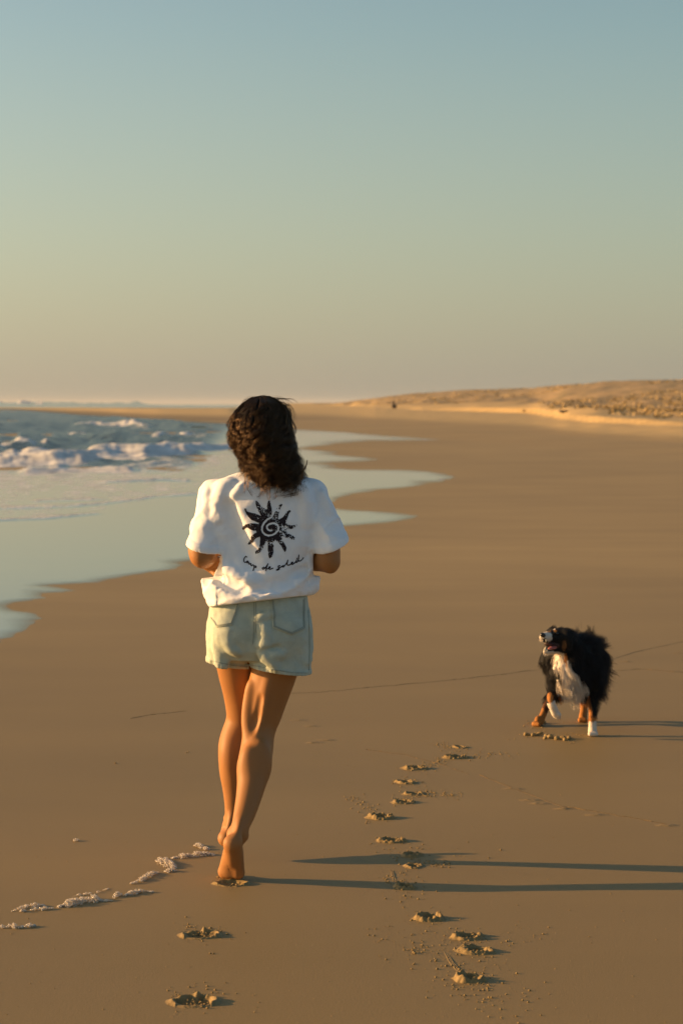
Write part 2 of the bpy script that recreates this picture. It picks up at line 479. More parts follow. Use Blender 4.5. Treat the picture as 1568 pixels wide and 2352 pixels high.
# flecks of foam at the tips of the lobes and along the film's middle
foam = np.maximum(foam, ((np.abs(VV - 1269 + .012 * (UU - 200)) < 2.2) & (UU < 470)) * smooth01(.60, .70, fbm(UU * .09, VV * .2, seed=77)) * .35)
for (a, b, c_, d_) in ((1000, 1040, 1084, 1.8), (1010, 1062, 1102, 2.4), (940, 1010, 1010, 1.6), (1030, 1078, 1094, 1.6)):
    foam = np.maximum(foam, ((UU > a) & (UU < b) & (np.abs(VV - c_) < d_)) * smooth01(.45, .6, fbm(UU * .11, VV * .4, seed=78)))
edge_f = np.exp(-((sd + wob - 2) / 2) ** 2) * (UU > 560) * (VV < 1110) * .35
foam = np.maximum(foam, edge_f * n2)
SZ = np.where(film > 0, -0.002 + 0.006 * film, -0.002) + np.clip(zed, -.25, 9) * film + 0.03 * open_w * film
SZ = np.where(far, np.maximum(SZ, .02), SZ)
SZ = np.where((sd < -25) & ~far, -0.05, SZ)

m = Mat('sea_water')
w = m.coord()
a_f, a_film, a_deep_haze = m.attr('foam').outputs['Fac'], m.attr('film').outputs['Fac'], m.attr('deep_haze').outputs['Fac']
rip = m.noise(m.coord((.9, .35, 1)), 1.6, 5, .6)
rip2 = m.noise(m.coord((.15, 1.1, 1)), 1.0, 4, .5)
body = m.mixc(a_deep_haze, (.105, .082, .048), (.026, .036, .024))
m.to(body, 'Base Color')
m.set(Roughness=0.05, IOR=1.40, Specular_IOR_Level=0.55)
m.to(m.math('MULTIPLY_ADD', a_deep_haze, .20, .06), 'Roughness')
m.to(m.math('MULTIPLY_ADD', a_deep_haze, -.30, .55), 'Specular IOR Level')
hh = m.math('ADD', m.math('MULTIPLY', m.math('MULTIPLY', rip, a_deep_haze), 1.0), m.math('MULTIPLY', rip2, .006))
m.to(m.bump(hh, 1.0, 0.22), 'Normal')
fb = m.node('ShaderNodeBsdfPrincipled')
fcol = m.ramp(m.noise(m.coord((1, .4, 1)), 2.2, 6, .65), [(.3, (.36, .37, .36)), (.65, (.72, .72, .70))])
m.l.new(fcol, fb.inputs['Base Color']); fb.inputs['Roughness'].default_value = .7
fn = m.noise(m.coord((1.0, .30, 1)), 3.2, 7, .7)
fac = m.math('MULTIPLY', m.math('SUBTRACT', m.math('ADD', a_f, m.math('MULTIPLY', fn, .9)), .82), 3.2, clamp=True)
m.l.new(m.bump(fn, .5, .03), fb.inputs['Normal'])
mx = m.node('ShaderNodeMixShader'); tr = m.node('ShaderNodeBsdfTransparent'); mx2 = m.node('ShaderNodeMixShader')
m.l.new(fac, mx.inputs[0]); m.l.new(m.b.outputs[0], mx.inputs[1]); m.l.new(fb.outputs[0], mx.inputs[2])
fn2 = m.noise(m.coord((.5, .8, 1)), 1.1, 4, .55)
ff = m.math('MULTIPLY_ADD', m.math('SUBTRACT', fn2, .5), .5, a_film)
ff = m.ramp(ff, [(.04, (0, 0, 0)), (.85, (1, 1, 1))])
m.l.new(ff, mx2.inputs[0]); m.l.new(tr.outputs[0], mx2.inputs[1]); m.l.new(mx.outputs[0], mx2.inputs[2])
m.l.new(mx2.outputs[0], m.out.inputs['Surface'])
SEA = m.m
keep = (film > 0.0) | far
fcs = grid_faces(*UU.shape)
kf = keep.ravel()[fcs].any(1)
sea = mesh_obj('sea', np.stack([WX, WY, SZ], -1).reshape(-1, 3), fcs[kf][:, ::-1], SEA,
               attrs={'foam': foam.ravel(), 'film': film.ravel(), 'deep_haze': np.clip(open_w * (1 - .8 * far) + .2 * far, 0, 1).ravel()})  # far water lowered to a paler colour, painting in the haze
tag(sea, kind='structure')
# ------------------------------------------------------------------ bodies and clothes are grown as one smooth surface each
class Field:
    def __init__(s, lo, hi, h):
        s.h = h; s.lo = np.array(lo, float)
        n = np.ceil((np.array(hi, float) - s.lo) / h).astype(int) + 1
        s.n = n
        s.ax = [s.lo[i] + np.arange(n[i]) * h for i in range(3)]
        s.D = np.full(n, 0.3, np.float32)
    def sub(s, lo, hi, pad):
        sl, g = [], []
        for i in range(3):
            a = max(0, int(math.floor((lo[i] - pad - s.lo[i]) / s.h))); b = min(s.n[i], int(math.ceil((hi[i] + pad - s.lo[i]) / s.h)) + 1)
            if b <= a: return None
            sl.append(slice(a, b)); g.append(s.ax[i][a:b])
        return tuple(sl), g[0][:, None, None], g[1][None, :, None], g[2][None, None, :]
    def _join(s, sl, d, k, op):
        A = s.D[sl]
        if op == 'add':
            q = np.maximum(k - np.abs(A - d), 0) / max(k, 1e-6)
            s.D[sl] = np.minimum(A, d) - q * q * k * .25
        else:
            d = -d
            q = np.maximum(k - np.abs(A - d), 0) / max(k, 1e-6)
            s.D[sl] = np.maximum(A, d) + q * q * k * .25
    def cone(s, a, b, ra, rb, k=.012, op='add', sc=(1, 1, 1)):
        a, b = np.asarray(a, float), np.asarray(b, float)
        r = max(ra, rb); r_ = np.array([r / q for q in sc])
        w = s.sub(np.minimum(a, b) - r_, np.maximum(a, b) + r_, k + .03)
        if w is None: return s
        sl, x, y, z = w
        dx, dy, dz = [(b[i] - a[i]) * sc[i] for i in range(3)]
        px, py, pz = (x - a[0]) * sc[0], (y - a[1]) * sc[1], (z - a[2]) * sc[2]
        L = dx * dx + dy * dy + dz * dz + 1e-12
        t = np.clip((px * dx + py * dy + pz * dz) / L, 0, 1)
        d = np.sqrt((px - t * dx) ** 2 + (py - t * dy) ** 2 + (pz - t * dz) ** 2) - (ra + t * (rb - ra))
        s._join(sl, d / max(sc), k, op)
        return s
    def ball(s, c, r, k=.012, op='add', rot=None):
        """ellipsoid"""
        c = np.asarray(c, float); r = np.asarray((r, r, r) if np.isscalar(r) else r, float)
        m = np.full(3, r.max()) if rot is not None else r
        w = s.sub(c - m, c + m, k + .03)
        if w is None: return s
        sl, x, y, z = w
        x, y, z = x - c[0], y - c[1], z - c[2]
        if rot is not None:
            R = np.array(rot.to_3x3().transposed())
            x, y, z = R[0, 0] * x + R[0, 1] * y + R[0, 2] * z, R[1, 0] * x + R[1, 1] * y + R[1, 2] * z, R[2, 0] * x + R[2, 1] * y + R[2, 2] * z
        k0 = np.sqrt((x / r[0]) ** 2 + (y / r[1]) ** 2 + (z / r[2]) ** 2)
        k1 = np.sqrt((x / r[0] ** 2) ** 2 + (y / r[1] ** 2) ** 2 + (z / r[2] ** 2) ** 2) + 1e-9
        s._join(sl, k0 * (k0 - 1) / k1, k, op)
        return s
    def tube(s, pts, k=.006, op='add', sc=(1, 1, 1)):
        """smooth limb through (point, radius) stations"""
        p = np.array([list(q[0]) + [q[1]] for q in pts], float)
        t = np.arange(len(p)); tt = np.linspace(0, len(p) - 1, (len(p) - 1) * 4 + 1)
        out = np.empty((len(tt), 4))
        for i, q in enumerate(tt):                       # Catmull-Rom
            j = min(int(q), len(p) - 2); f = q - j
            p0, p1, p2, p3 = p[max(j - 1, 0)], p[j], p[j + 1], p[min(j + 2, len(p) - 1)]
            out[i] = .5 * (2 * p1 + (p2 - p0) * f + (2 * p0 - 5 * p1 + 4 * p2 - p3) * f * f + (3 * p1 - p0 - 3 * p2 + p3) * f ** 3)
        for a, b in zip(out[:-1], out[1:]):
            s.cone(a[:3], b[:3], a[3], b[3], k, op, sc)
        return s
    def loft(s, st, k=.02, e=2.4, op='add'):
        """stations (z, cx, cy, a, b), top first, as one solid of rounded cross-sections"""
        st = np.array(sorted(st), float)
        w = s.sub((st[:, 1] - st[:, 3]).min() * np.array([1, 0, 0]) + np.array([0, (st[:, 2] - st[:, 4]).min(), st[0, 0]]),
                  (st[:, 1] + st[:, 3]).max() * np.array([1, 0, 0]) + np.array([0, (st[:, 2] + st[:, 4]).max(), st[-1, 0]]), k + .03)
        sl, x, y, z = w
        zz_ = z.ravel()
        g = lambda i: np.interp(zz_, st[:, 0], st[:, i])[None, None, :]
        def sm(a):
            kk = np.array([1, 2, 3, 4, 3, 2, 1], float); kk /= kk.sum()
            return np.convolve(np.pad(a.ravel(), 3, 'edge'), kk, 'valid')[None, None, :]
        cx, cy, a, b = sm(g(1)), sm(g(2)), sm(g(3)), sm(g(4))
        q = (np.abs((x - cx) / a) ** e + np.abs((y - cy) / b) ** e) ** (1 / e)
        d = (q - 1) * np.minimum(a, b)
        d = np.maximum(d, np.maximum(z - st[-1, 0], st[0, 0] - z))
        s._join(sl, d.astype(np.float32), k, op)
        return s
    def plane(s, p, n, k=.003, box=None):
        """cut away what lies on the side the normal points to (inside a box if given)"""
        p, n = np.asarray(p, float), np.asarray(n, float); n = n / np.linalg.norm(n)
        w = s.sub(*(box if box is not None else (s.lo, s.lo + (s.n - 1) * s.h)), 0)
        sl, x, y, z = w
        d = (x - p[0]) * n[0] + (y - p[1]) * n[1] + (z - p[2]) * n[2]
        A = s.D[sl]
        q = np.maximum(k - np.abs(A - d), 0) / k
        s.D[sl] = np.maximum(A, d) + q * q * k * .25
        return s
    def offset(s, fn, band=.03):
        """push the surface out by fn(x, y, z) metres"""
        idx = np.nonzero(np.abs(s.D) < band)
        p = [s.ax[i][idx[i]] for i in range(3)]
        s.D[idx] -= fn(*p).astype(np.float32)
        return s
    def mesh(s, smooth=1):
        D, h = s.D, s.h
        I = D < 0
        nx, ny, nz = D.shape
        cs = np.zeros((nx - 1, ny - 1, nz - 1), np.int8)
        for dx in (0, 1):
            for dy in (0, 1):
                for dz in (0, 1):
                    cs += I[dx:nx - 1 + dx, dy:ny - 1 + dy, dz:nz - 1 + dz]
        act = np.nonzero((cs > 0) & (cs < 8))
        ids = np.full(cs.shape, -1, np.int32); ids[act] = np.arange(len(act[0]))
        base = np.stack(act, 1).astype(float)
        pos = np.zeros((len(base), 3)); cnt = np.zeros(len(base))
        for ax in range(3):
            o1, o2 = [i for i in range(3) if i != ax]
            for e1 in (0, 1):
                for e2 in (0, 1):
                    off = [0, 0, 0]; off[o1] = e1; off[o2] = e2
                    a = tuple(act[i] + off[i] for i in range(3))
                    off[ax] = 1
                    b = tuple(act[i] + off[i] for i in range(3))
                    da, db = D[a], D[b]
                    m = (da < 0) != (db < 0)
                    t = np.where(m, da / np.where(m, da - db, 1), 0)
                    pp = np.zeros((len(base), 3)); pp[:, o1] = e1; pp[:, o2] = e2; pp[:, ax] = t
                    pos += pp * m[:, None]; cnt += m
        V = s.lo + (base + pos / cnt[:, None]) * h
        F_ = []
        for ax in range(3):
            o1, o2 = [(1, 2), (2, 0), (0, 1)][ax]
            sa = [slice(None)] * 3; sb = [slice(None)] * 3
            sa[ax] = slice(0, -1); sb[ax] = slice(1, None)
            for o in (o1, o2):
                sa[o] = slice(1, -1); sb[o] = slice(1, -1)
            A, B = I[tuple(sa)], I[tuple(sb)]
            e = np.nonzero(A != B)
            c = [e[0].copy(), e[1].copy(), e[2].copy()]
            c[o1] += 1; c[o2] += 1
            def cell(d1, d2):
                q = [c[0].copy(), c[1].copy(), c[2].copy()]
                q[o1] -= d1; q[o2] -= d2
                return ids[tuple(q)]
            f = np.stack([cell(1, 1), cell(0, 1), cell(0, 0), cell(1, 0)], 1)
            flip = ~A[e]
            f[flip] = f[flip][:, ::-1]
            F_.append(f)
        Q = np.concatenate(F_)
        ed = np.concatenate([Q[:, [0, 1]], Q[:, [1, 2]], Q[:, [2, 3]], Q[:, [3, 0]]])
        for _ in range(smooth):
            acc = np.zeros_like(V); n_ = np.zeros(len(V))
            for i in range(3):
                acc[:, i] = np.bincount(ed[:, 0], V[ed[:, 1], i], len(V)) + np.bincount(ed[:, 1], V[ed[:, 0], i], len(V))
            n_ = np.bincount(ed[:, 0], minlength=len(V)) + np.bincount(ed[:, 1], minlength=len(V))
            V = V * .4 + .6 * acc / n_[:, None]
        return V, Q

def bvh_of(V, Q):
    return BVHTree.FromPolygons([tuple(v) for v in V], [tuple(q) for q in Q.tolist()])

EYE = Vector((0, 0, H))
def drape(bvh, u, v, lift=.001):
    """where the ray through (u, v) meets a garment, lifted off it"""
    d = (Vector(P(u, v, 10.0)) - EYE).normalized()
    hit, n, i, dist = bvh.ray_cast(EYE, d)
    if hit is None: return None
    if n.dot(d) > 0: n = -n
    return hit + n * lift

def curves_obj(name, strands, radius, mat, parent=None, tip=.35, root=1.0):
    """hair: list of (n, 3) arrays in world space; radius per strand or one for all"""
    hc = bpy.data.hair_curves.new(name)
    sizes = [len(q) for q in strands]
    hc.add_curves(sizes)
    pts = np.concatenate(strands).astype(np.float32)
    hc.attributes['position'].data.foreach_set('vector', pts.ravel()) if 'position' in hc.attributes else None
    rad = hc.attributes.new('radius', 'FLOAT', 'POINT') if 'radius' not in hc.attributes else hc.attributes['radius']
    rr = np.concatenate([(radius if np.isscalar(radius) else radius[i]) * np.interp(np.linspace(0, 1, n), [0, .6, 1], [root, .9, tip]) for i, n in enumerate(sizes)])
    rad.data.foreach_set('value', rr.astype(np.float32))
    hc.materials.append(mat)
    o = bpy.data.objects.new(name, hc)
    return link(o, parent)
# ------------------------------------------------------------------ the jogger, seen from behind
px = lambda n, Y: n * Y / F                       # photo units -> metres at distance Y
def st(u, v, Y, half): return (P(u, v, Y), px(half, Y))

woman = empty('person', (G(560, 2020)[0], 7.30, 0))
tag(woman, 'barefoot person with dark wavy hair jogging away in white printed t-shirt and denim shorts', 'person')

skin = Mat('skin')
m = skin
sn = m.noise(m.coord(), 9, 4, .6); sf = m.noise(m.coord(), 260, 3, .6)
m.to(m.mixc(m.math('MULTIPLY', sn, .8), (.345, .162, .055), (.29, .125, .040)), 'Base Color')
m.set(Roughness=.58, Specular_IOR_Level=.28, Subsurface_Weight=.07, Subsurface_Scale=.012)
m.b.inputs['Subsurface Radius'].default_value = (1, .35, .18)
m.to(m.bump(sf, .12, .002), 'Normal')
scalp = Mat('scalp'); scalp.set(Base_Color=(.012, .008, .006, 1), Roughness=.7)
nail = Mat('nail'); nail.set(Base_Color=(.55, .33, .24, 1), Roughness=.25)

B = Field((-.55, 7.10, -.01), (.06, 7.90, 1.64), .004)
# right leg, pushing off
RL = [(648, 1440, 7.43, 60), (638, 1500, 7.435, 56), (629.5, 1545, 7.44, 51.5), (615, 1592, 7.448, 48.5), (601.5, 1641, 7.451, 44), (596, 1661, 7.446, 40.5),
      (593, 1692, 7.428, 36), (590, 1720, 7.407, 36.8), (583.5, 1760, 7.377, 38), (579.4, 1790, 7.351, 34), (571.5, 1830, 7.315, 28.8),
      (561.5, 1869, 7.278, 24.3), (552, 1898, 7.247, 19.5)]
B.tube([st(*q) for q in RL], k=.004)
RL2 = P(596, 1650, 7.46)
# tendons and the hollow behind the knee
B.tube([(P(620, 1555, 7.380), .008), (P(609, 1605, 7.3890), .012), (P(598, 1645, 7.3950), .010), (P(589, 1685, 7.3900), .008), (P(580, 1725, 7.3680), .005)], .024)
B.tube([(P(577, 1570, 7.412), .008), (P(570, 1620, 7.416), .010), (P(569, 1665, 7.410), .009), (P(573, 1705, 7.392), .006)], .024)
B.tube([(P(597, 1600, 7.370), .002), (P(590, 1640, 7.3765), .005), (P(583, 1664, 7.3760), .0055), (P(579, 1682, 7.366), .002)], .018, 'sub')
B.ball(P(571, 1754, 7.345), (.028, .024, .055), .03)       # calf, inner head
B.ball(P(599, 1745, 7.358), (.028, .024, .060), .03)       # calf, outer head
B.cone(P(553, 1885, 7.235), P(543, 1925, 7.195), .010, .013, .012)   # achilles
# right foot, heel high
B.ball(P(551, 1915, 7.243), (.028, .030, .034), .012)
B.ball(P(562, 1921, 7.247), .0125, .010)
B.ball(P(536, 1912, 7.250), .012, .010)
B.ball(P(534.5, 1937, 7.197), (.031, .026, .030), .014)
B.cone(P(535, 1940, 7.205), P(537, 1972, 7.231), .028, .0255, .012)
B.cone(P(541, 1918, 7.252), P(531, 1990, 7.285), .030, .026, .016)
B.cone(P(545, 1955, 7.212), P(548, 2003, 7.250), .020, .0205, .010)
B.cone(P(526, 1955, 7.238), P(517, 2000, 7.276), .019, .0225, .010)
B.cone(P(517, 2003, 7.280), P(547, 2005, 7.256), .0215, .020, .010)
B.ball(P(533, 2001, 7.262), (.030, .018, .018), .01)
B.cone(P(534.5, 1945, 7.207), P(532.5, 2000, 7.264), .0245, .0215, .012)
B.cone(P(529, 1958, 7.228), P(524, 2000, 7.270), .020, .0215, .010)
for a, b in (((538, 1953, 7.1905), (535, 1988, 7.2285)), ((542, 1950, 7.189), (543, 1982, 7.219)), ((533, 1960, 7.1985), (528, 1986, 7.2290)), ((529, 1972, 7.212), (531, 1996, 7.240))):
    B.cone(P(*a), P(*b), .0034, .0026, .005, 'sub')
for i, (u_, L_, r_) in enumerate(((514, .062, .0125), (524, .056, .0095), (533, .050, .009), (541, .043, .0085), (549, .034, .008))):
    a = P(u_, 2008, 7.272); a[2] = .020; b = np.array([P(u_ - 3 + i, 2008, 7.30)[0], 7.275 + L_, .0085])
    B.cone(a, b, .013, r_, .006)
# left leg, swinging forward
LL = [(540, 1440, 7.45, 58), (545, 1500, 7.50, 52), (549, 1545, 7.535, 47), (556, 1592, 7.575, 42.5), (557.5, 1641, 7.60, 36.5), (554, 1661, 7.605, 35.5),
      (541, 1697, 7.60, 35), (538.5, 1725, 7.595, 36.5), (539, 1770, 7.600, 34.5), (540, 1808, 7.610, 28.5), (539, 1852, 7.622, 22.2), (535.5, 1885, 7.628, 19.2)]
B.tube([st(*q) for q in LL], k=.004)
B.ball(P(531, 1735, 7.565), (.030, .026, .060), .02)
B.ball(P(533.5, 1892, 7.632), (.029, .032, .030), .012)
B.ball(P(521.5, 1893, 7.635), .0125, .010)
B.cone(P(533, 1870, 7.600), P(522, 1921, 7.585), .010, .014, .012)
B.ball(P(518, 1926, 7.590), (.0245, .027, .027), .012)
B.cone(P(519, 1925, 7.605), P(529, 1893, 7.69), .026, .023, .015)
B.cone(P(532, 1899, 7.640), P(537, 1876, 7.72), .028, .019, .015)
B.cone(P(525, 1880, 7.722), P(551, 1882, 7.730), .019, .020, .012)
for i, (u_, L_, r_) in enumerate(((552, .060, .012), (545, .058, .0095), (538, .052, .009), (531, .045, .0085), (526, .036, .008))):
    a = P(u_, 1881, 7.735); b = a + np.array([0, L_ * .72, L_ * .62])
    B.cone(a, b, .012, r_, .006)
# pelvis, belly, chest, neck (under the clothes)
B.loft([(P(0, v, 7.45)[2], P((a + b) / 2, v, 7.45)[0], y, px((b - a) / 2, 7.45), d) for v, a, b, y, d in
        ((1470, 498, 694, 7.44, .100), (1430, 496, 692, 7.44, .100), (1370, 508, 690, 7.45, .088), (1320, 516, 692, 7.455, .082), (1260, 520, 706, 7.465, .086),
         (1200, 514, 712, 7.475, .090), (1150, 506, 714, 7.485, .086), (1122, 520, 700, 7.49, .070), (1106, 552, 672, 7.495, .052))], k=.03)
B.ball(P(545, 1455, 7.40), (.070, .070, .075), .03); B.ball(P(645, 1460, 7.40), (.074, .070, .078), .03)
B.cone(P(614, 1105, 7.505), P(606, 1040, 7.525), .056, .050, .02)
# left arm: elbow drawn back, forearm away from us, loose hand at the belly
B.tube([st(498, 1140, 7.50, 25), st(485, 1180, 7.485, 24), st(472, 1225, 7.455, 24), st(466, 1250, 7.425, 26.5), st(463, 1265, 7.405, 29.5), st(463, 1280, 7.393, 22)], k=.006)
B.cone(P(463.5, 1270, 7.40), P(463.5, 1292, 7.392), .036, .014, .012)
B.tube([st(463, 1277, 7.40, 25), st(468, 1280, 7.46, 25), st(474, 1282, 7.53, 19), st(479, 1283, 7.60, 15)], k=.008)
B.cone(P(477, 1284, 7.61), P(487, 1293, 7.665), .020, .017, .012, sc=(1, 1, .9))
B.cone(P(484, 1280, 7.62), P(494, 1288, 7.67), .016, .014, .012)
B.cone(P(470, 1293, 7.62), P(480, 1303, 7.665), .015, .013, .012)
for i, (du, dv) in enumerate(((20, -9), (12.5, -1), (5, 7), (-2, 14))):            # index .. little
    k1 = P(474 + du, 1288 + dv, 7.665 - .004 * i); L = (1.0, 1.08, 1.0, .82)[i]
    k2 = k1 + np.array([.024, -.004, -.017]) * L; k3 = k2 + np.array([.018, -.018, -.012]) * L; k4 = k3 + np.array([.004, -.018, -.003]) * L
    B.cone(k1, k2, .0098, .0090, .004); B.cone(k2, k3, .0090, .0083, .003); B.cone(k3, k4, .0083, .0070, .003)
t1 = P(486, 1272, 7.63); t2 = t1 + np.array([.022, .012, .004]); t3 = t2 + np.array([.022, .004, -.010]); 
B.cone(t1, t2, .013, .0105, .008); B.cone(t2, t3, .0105, .008, .004)
# right arm
B.tube([st(714, 1140, 7.495, 27), st(730, 1180, 7.475, 26), st(746, 1225, 7.445, 26.5), st(753, 1262, 7.41, 27), st(756, 1288, 7.395, 22)], k=.006)
B.cone(P(754, 1275, 7.40), P(759, 1303, 7.392), .034, .0215, .012)
B.tube([st(757, 1291, 7.40, 24), st(738, 1284, 7.455, 27), st(716, 1286, 7.52, 24), st(690, 1285, 7.585, 17), st(676, 1283, 7.62, 15)], k=.008)
B.cone(P(672, 1283, 7.63), P(655, 1288, 7.665), .021, .018, .012)
for i, (du, dv) in enumerate(((-4, -14), (-2, -5), (0, 4), (2, 12))):
    k1 = P(650 + du, 1287 + dv, 7.668); L = (1.0, 1.08, 1.0, .82)[i]
    k2 = k1 + np.array([-.026, -.010, -.006]) * L; k3 = k2 + np.array([-.004, -.022, -.002]) * L; k4 = k3 + np.array([.014, -.010, 0]) * L
    B.cone(k1, k2, .0098, .0090, .004); B.cone(k2, k3, .0090, .0083, .003); B.cone(k3, k4, .0083, .0070, .003)
t1 = P(664, 1270, 7.64); t2 = t1 + np.array([-.022, .012, .004]); t3 = t2 + np.array([-.020, .004, -.008])
B.cone(t1, t2, .013, .0105, .008); B.cone(t2, t3, .0105, .008, .004)
# head, face turned to the sea ahead
HC = P(600, 975, 7.545)
def hd(x, y, z): return HC + np.array([x, y, z])
B.ball(HC, (.074, .094, .098), .02)
B.ball(hd(0, .045, -.065), (.054, .060, .062), .03)
B.cone(hd(0, .085, -.098), hd(0, .080, -.104), .017, .016, .02)        # chin
B.cone(hd(0, .098, -.008), hd(0, .113, -.036), .008, .0125, .010)     # nose
for sx in (-1, 1):
    B.ball(hd(sx * .032, .100, .004), (.016, .014, .010), .010, 'sub')
    B.cone(hd(sx * .050, .078, .020), hd(sx * .012, .093, .022), .008, .008, .012)
    B.ball(hd(sx * .040, .075, -.030), (.020, .018, .018), .02)
    B.cone(hd(sx * .076, .006, .008), hd(sx * .078, .002, -.026), .011, .009, .006, sc=(1.8, 1, 1))
    B.ball(hd(sx * .009, .106, -.043), (.007, .008, .005), .005)
B.cone(hd(-.020, .094, -.062), hd(.020, .094, -.062), .0062, .0062, .005)
B.cone(hd(-.017, .093, -.073), hd(.017, .093, -.073), .007, .007, .005)
B.cone(hd(-.021, .102, -.0672), hd(.021, .102, -.0672), .0018, .0018, .004, 'sub')
BV, BQ = B.mesh(2)
cen = BV[BQ].mean(1) - HC
hairy = (cen[:, 2] > -.075) & (cen[:, 1] < .035 + np.clip(cen[:, 2] - .035, 0, 1) * .55) & (np.abs(cen[:, 0]) < .083) & ((np.abs(cen[:, 0]) < .0745) | (cen[:, 2] > .022) | (cen[:, 2] < -.04))
body = mesh_obj('body', BV, BQ, [skin.m, scalp.m], woman, mat_index=hairy.astype(int))
eyew = Mat('eye'); eyew.set(Base_Color=(.55, .5, .46, 1), Roughness=.15)
for sx in (-1, 1):
    E = Field(hd(sx * .032, .088, .004) - .015, hd(sx * .032, .088, .004) + .015, .0025)
    E.ball(hd(sx * .032, .0865, .004), (.0125, .0105, .0085))
    mesh_obj('eye', *E.mesh(1), eyew.m, woman)

# ---------------- t-shirt
cotton = Mat('white_cotton')
m = cotton
n_a = m.noise(m.coord(), 14, 5, .6); weave = m.noise(m.coord(), 700, 2, .5)
m.to(m.ramp(n_a, [(.3, (.75, .77, .80)), (.7, (.81, .83, .855))]), 'Base Color')
m.set(Roughness=.85, Specular_IOR_Level=.15, Sheen_Weight=.12, Subsurface_Weight=.0)
m.to(m.bump(m.math('MULTIPLY_ADD', weave, .12, m.noise(m.coord((1, 1, .6)), 26, 3, .5)), .22, .006), 'Normal')
T = Field((-.56, 7.28, .84), (.05, 7.68, 1.46), .004)
TY = lambda v: np.interp(v, [1080, 1150, 1250, 1390], [7.500, 7.487, 7.468, 7.452])
TS = ((1079, 578, 640, .052), (1084, 552, 676, .066), (1090, 534, 694, .076), (1098, 512, 709, .088), (1110, 492, 720, .099), (1125, 484, 726, .106), (1150, 483, 729, .111),
      (1200, 494, 730, .114), (1250, 504, 727, .115), (1290, 497, 715, .120), (1315, 487, 711, .127), (1340, 481, 710, .131), (1362, 481, 706, .131), (1384, 486, 711, .130), (1402, 488, 710, .128))
T.loft([(P(0, v, TY(v))[2], P((a + b) / 2, v, TY(v))[0], TY(v), px((b - a) / 2, TY(v)), d) for v, a, b, d in TS], k=.02, e=2.35)
sleeve = {}
for side, A_, B_, h0, h1 in ((-1, (486, 1136, 7.487), (466.5, 1268, 7.410), (431, 1251), (505, 1266)), (1, (724, 1136, 7.487), (763, 1262, 7.410), (726, 1268), (798, 1241.5))):
    a, b = P(*A_), P(*B_)
    T.cone(a, b, px(27, 7.48), px(37.5, 7.43), .024)
    T.ball(P(A_[0] + side * -4, 1127, 7.49), .034, .03)
    p0, p1 = P(*h0, B_[2]), P(*h1, B_[2])
    ax = b - a; ax /= np.linalg.norm(ax)
    e1 = p1 - p0
    n = np.cross(e1, np.array([0, 1.0, .28])); n = n if n[2] < 0 else -n
    n /= np.linalg.norm(n)
    sleeve[side] = ((p0 + p1) / 2, n, b, ax)
# folds: soft ridges and hollows
def ridge(a, b, r=.010, depth=.004, k=.022, op='add', Y=None):
    """a fold over the back between two photo positions"""
    for q0, q1 in zip(a[:-1], a[1:]): pass
BT0 = None
def back_y(u, v):
    c = np.interp(v, [s_[0] for s_ in TS], [(s_[1] + s_[2]) / 2 for s_ in TS]); a = np.interp(v, [s_[0] for s_ in TS], [(s_[2] - s_[1]) / 2 for s_ in TS])
    b = np.interp(v, [s_[0] for s_ in TS], [s_[3] for s_ in TS])
    q = np.clip(np.abs(u - c) / a, 0, .985)
    return TY(v) - b * (1 - q ** 2.35) ** (1 / 2.35)
def fold(pts, r, out=.0, k=.022, op='add'):
    """tube laid along the back; out > 0 stands proud"""
    out -= k * .19
    w = [(P(u, v, back_y(u, v) + (r - out if op == 'add' else -(r - out))), r * (.55 if i in (0, len(pts) - 1) else 1)) for i, (u, v) in enumerate(pts)]
    T.tube(w, k=k, op=op)
fold([(538, 1106), (520, 1116), (505, 1136), (498, 1172)], .006, .0045, k=.012)
fold([(560, 1112), (546, 1126), (526, 1150)], .006, .0035, k=.014)
fold([(556, 1126), (540, 1140), (522, 1166)], .006, .0035, k=.014)
fold([(505, 1112), (494, 1122), (486, 1140)], .005, .004, k=.012)
fold([(508, 1240), (514, 1262), (528, 1286)], .006, .004, k=.014)
fold([(640, 1368), (612, 1374), (575, 1379)], .005, .004, k=.012)
fold([(712, 1298), (696, 1312), (668, 1328)], .006, .004, k=.014)
fold([(722, 1250), (712, 1275), (690, 1300)], .006, .003, k=.016)
fold([(500, 1345), (520, 1360), (548, 1366)], .006, .004, k=.014)
fold([(522, 1108), (510, 1142), (507, 1182), (514, 1232), (526, 1292)], .014, .0030, k=.035)
fold([(520, 1160), (540, 1215), (562, 1262), (580, 1300)], .010, .002, op='sub', k=.04)
fold([(716, 1286), (690, 1318), (655, 1345), (610, 1366), (570, 1374)], .014, .005, k=.03)
fold([(704, 1308), (662, 1332), (617, 1350), (582, 1358)], .010, .003, op='sub', k=.03)
fold([(718, 1322), (704, 1346), (670, 1360)], .012, .005, k=.03)
fold([(482, 1326), (508, 1358), (545, 1374), (590, 1379)], .015, .006, k=.035)
fold([(503, 1288), (520, 1314), (550, 1332), (592, 1342)], .016, .006, k=.035)
fold([(490, 1316), (515, 1338), (558, 1353)], .010, .003, op='sub', k=.03)
fold([(480, 1352), (500, 1376), (524, 1386)], .011, .005, k=.03)
fold([(690, 1120), (700, 1160), (700, 1200)], .013, .002, k=.035)
for side, pts in ((-1, [(478, 1130), (476, 1180), (478, 1250)]), (1, [(742, 1132), (757, 1180), (778, 1235)]), (1, [(734, 1140), (742, 1190), (750, 1250)])):
    T.tube([(P(u, v, 7.425 + .02 * (v < 1150)), .0085) for u, v in pts], k=.016)
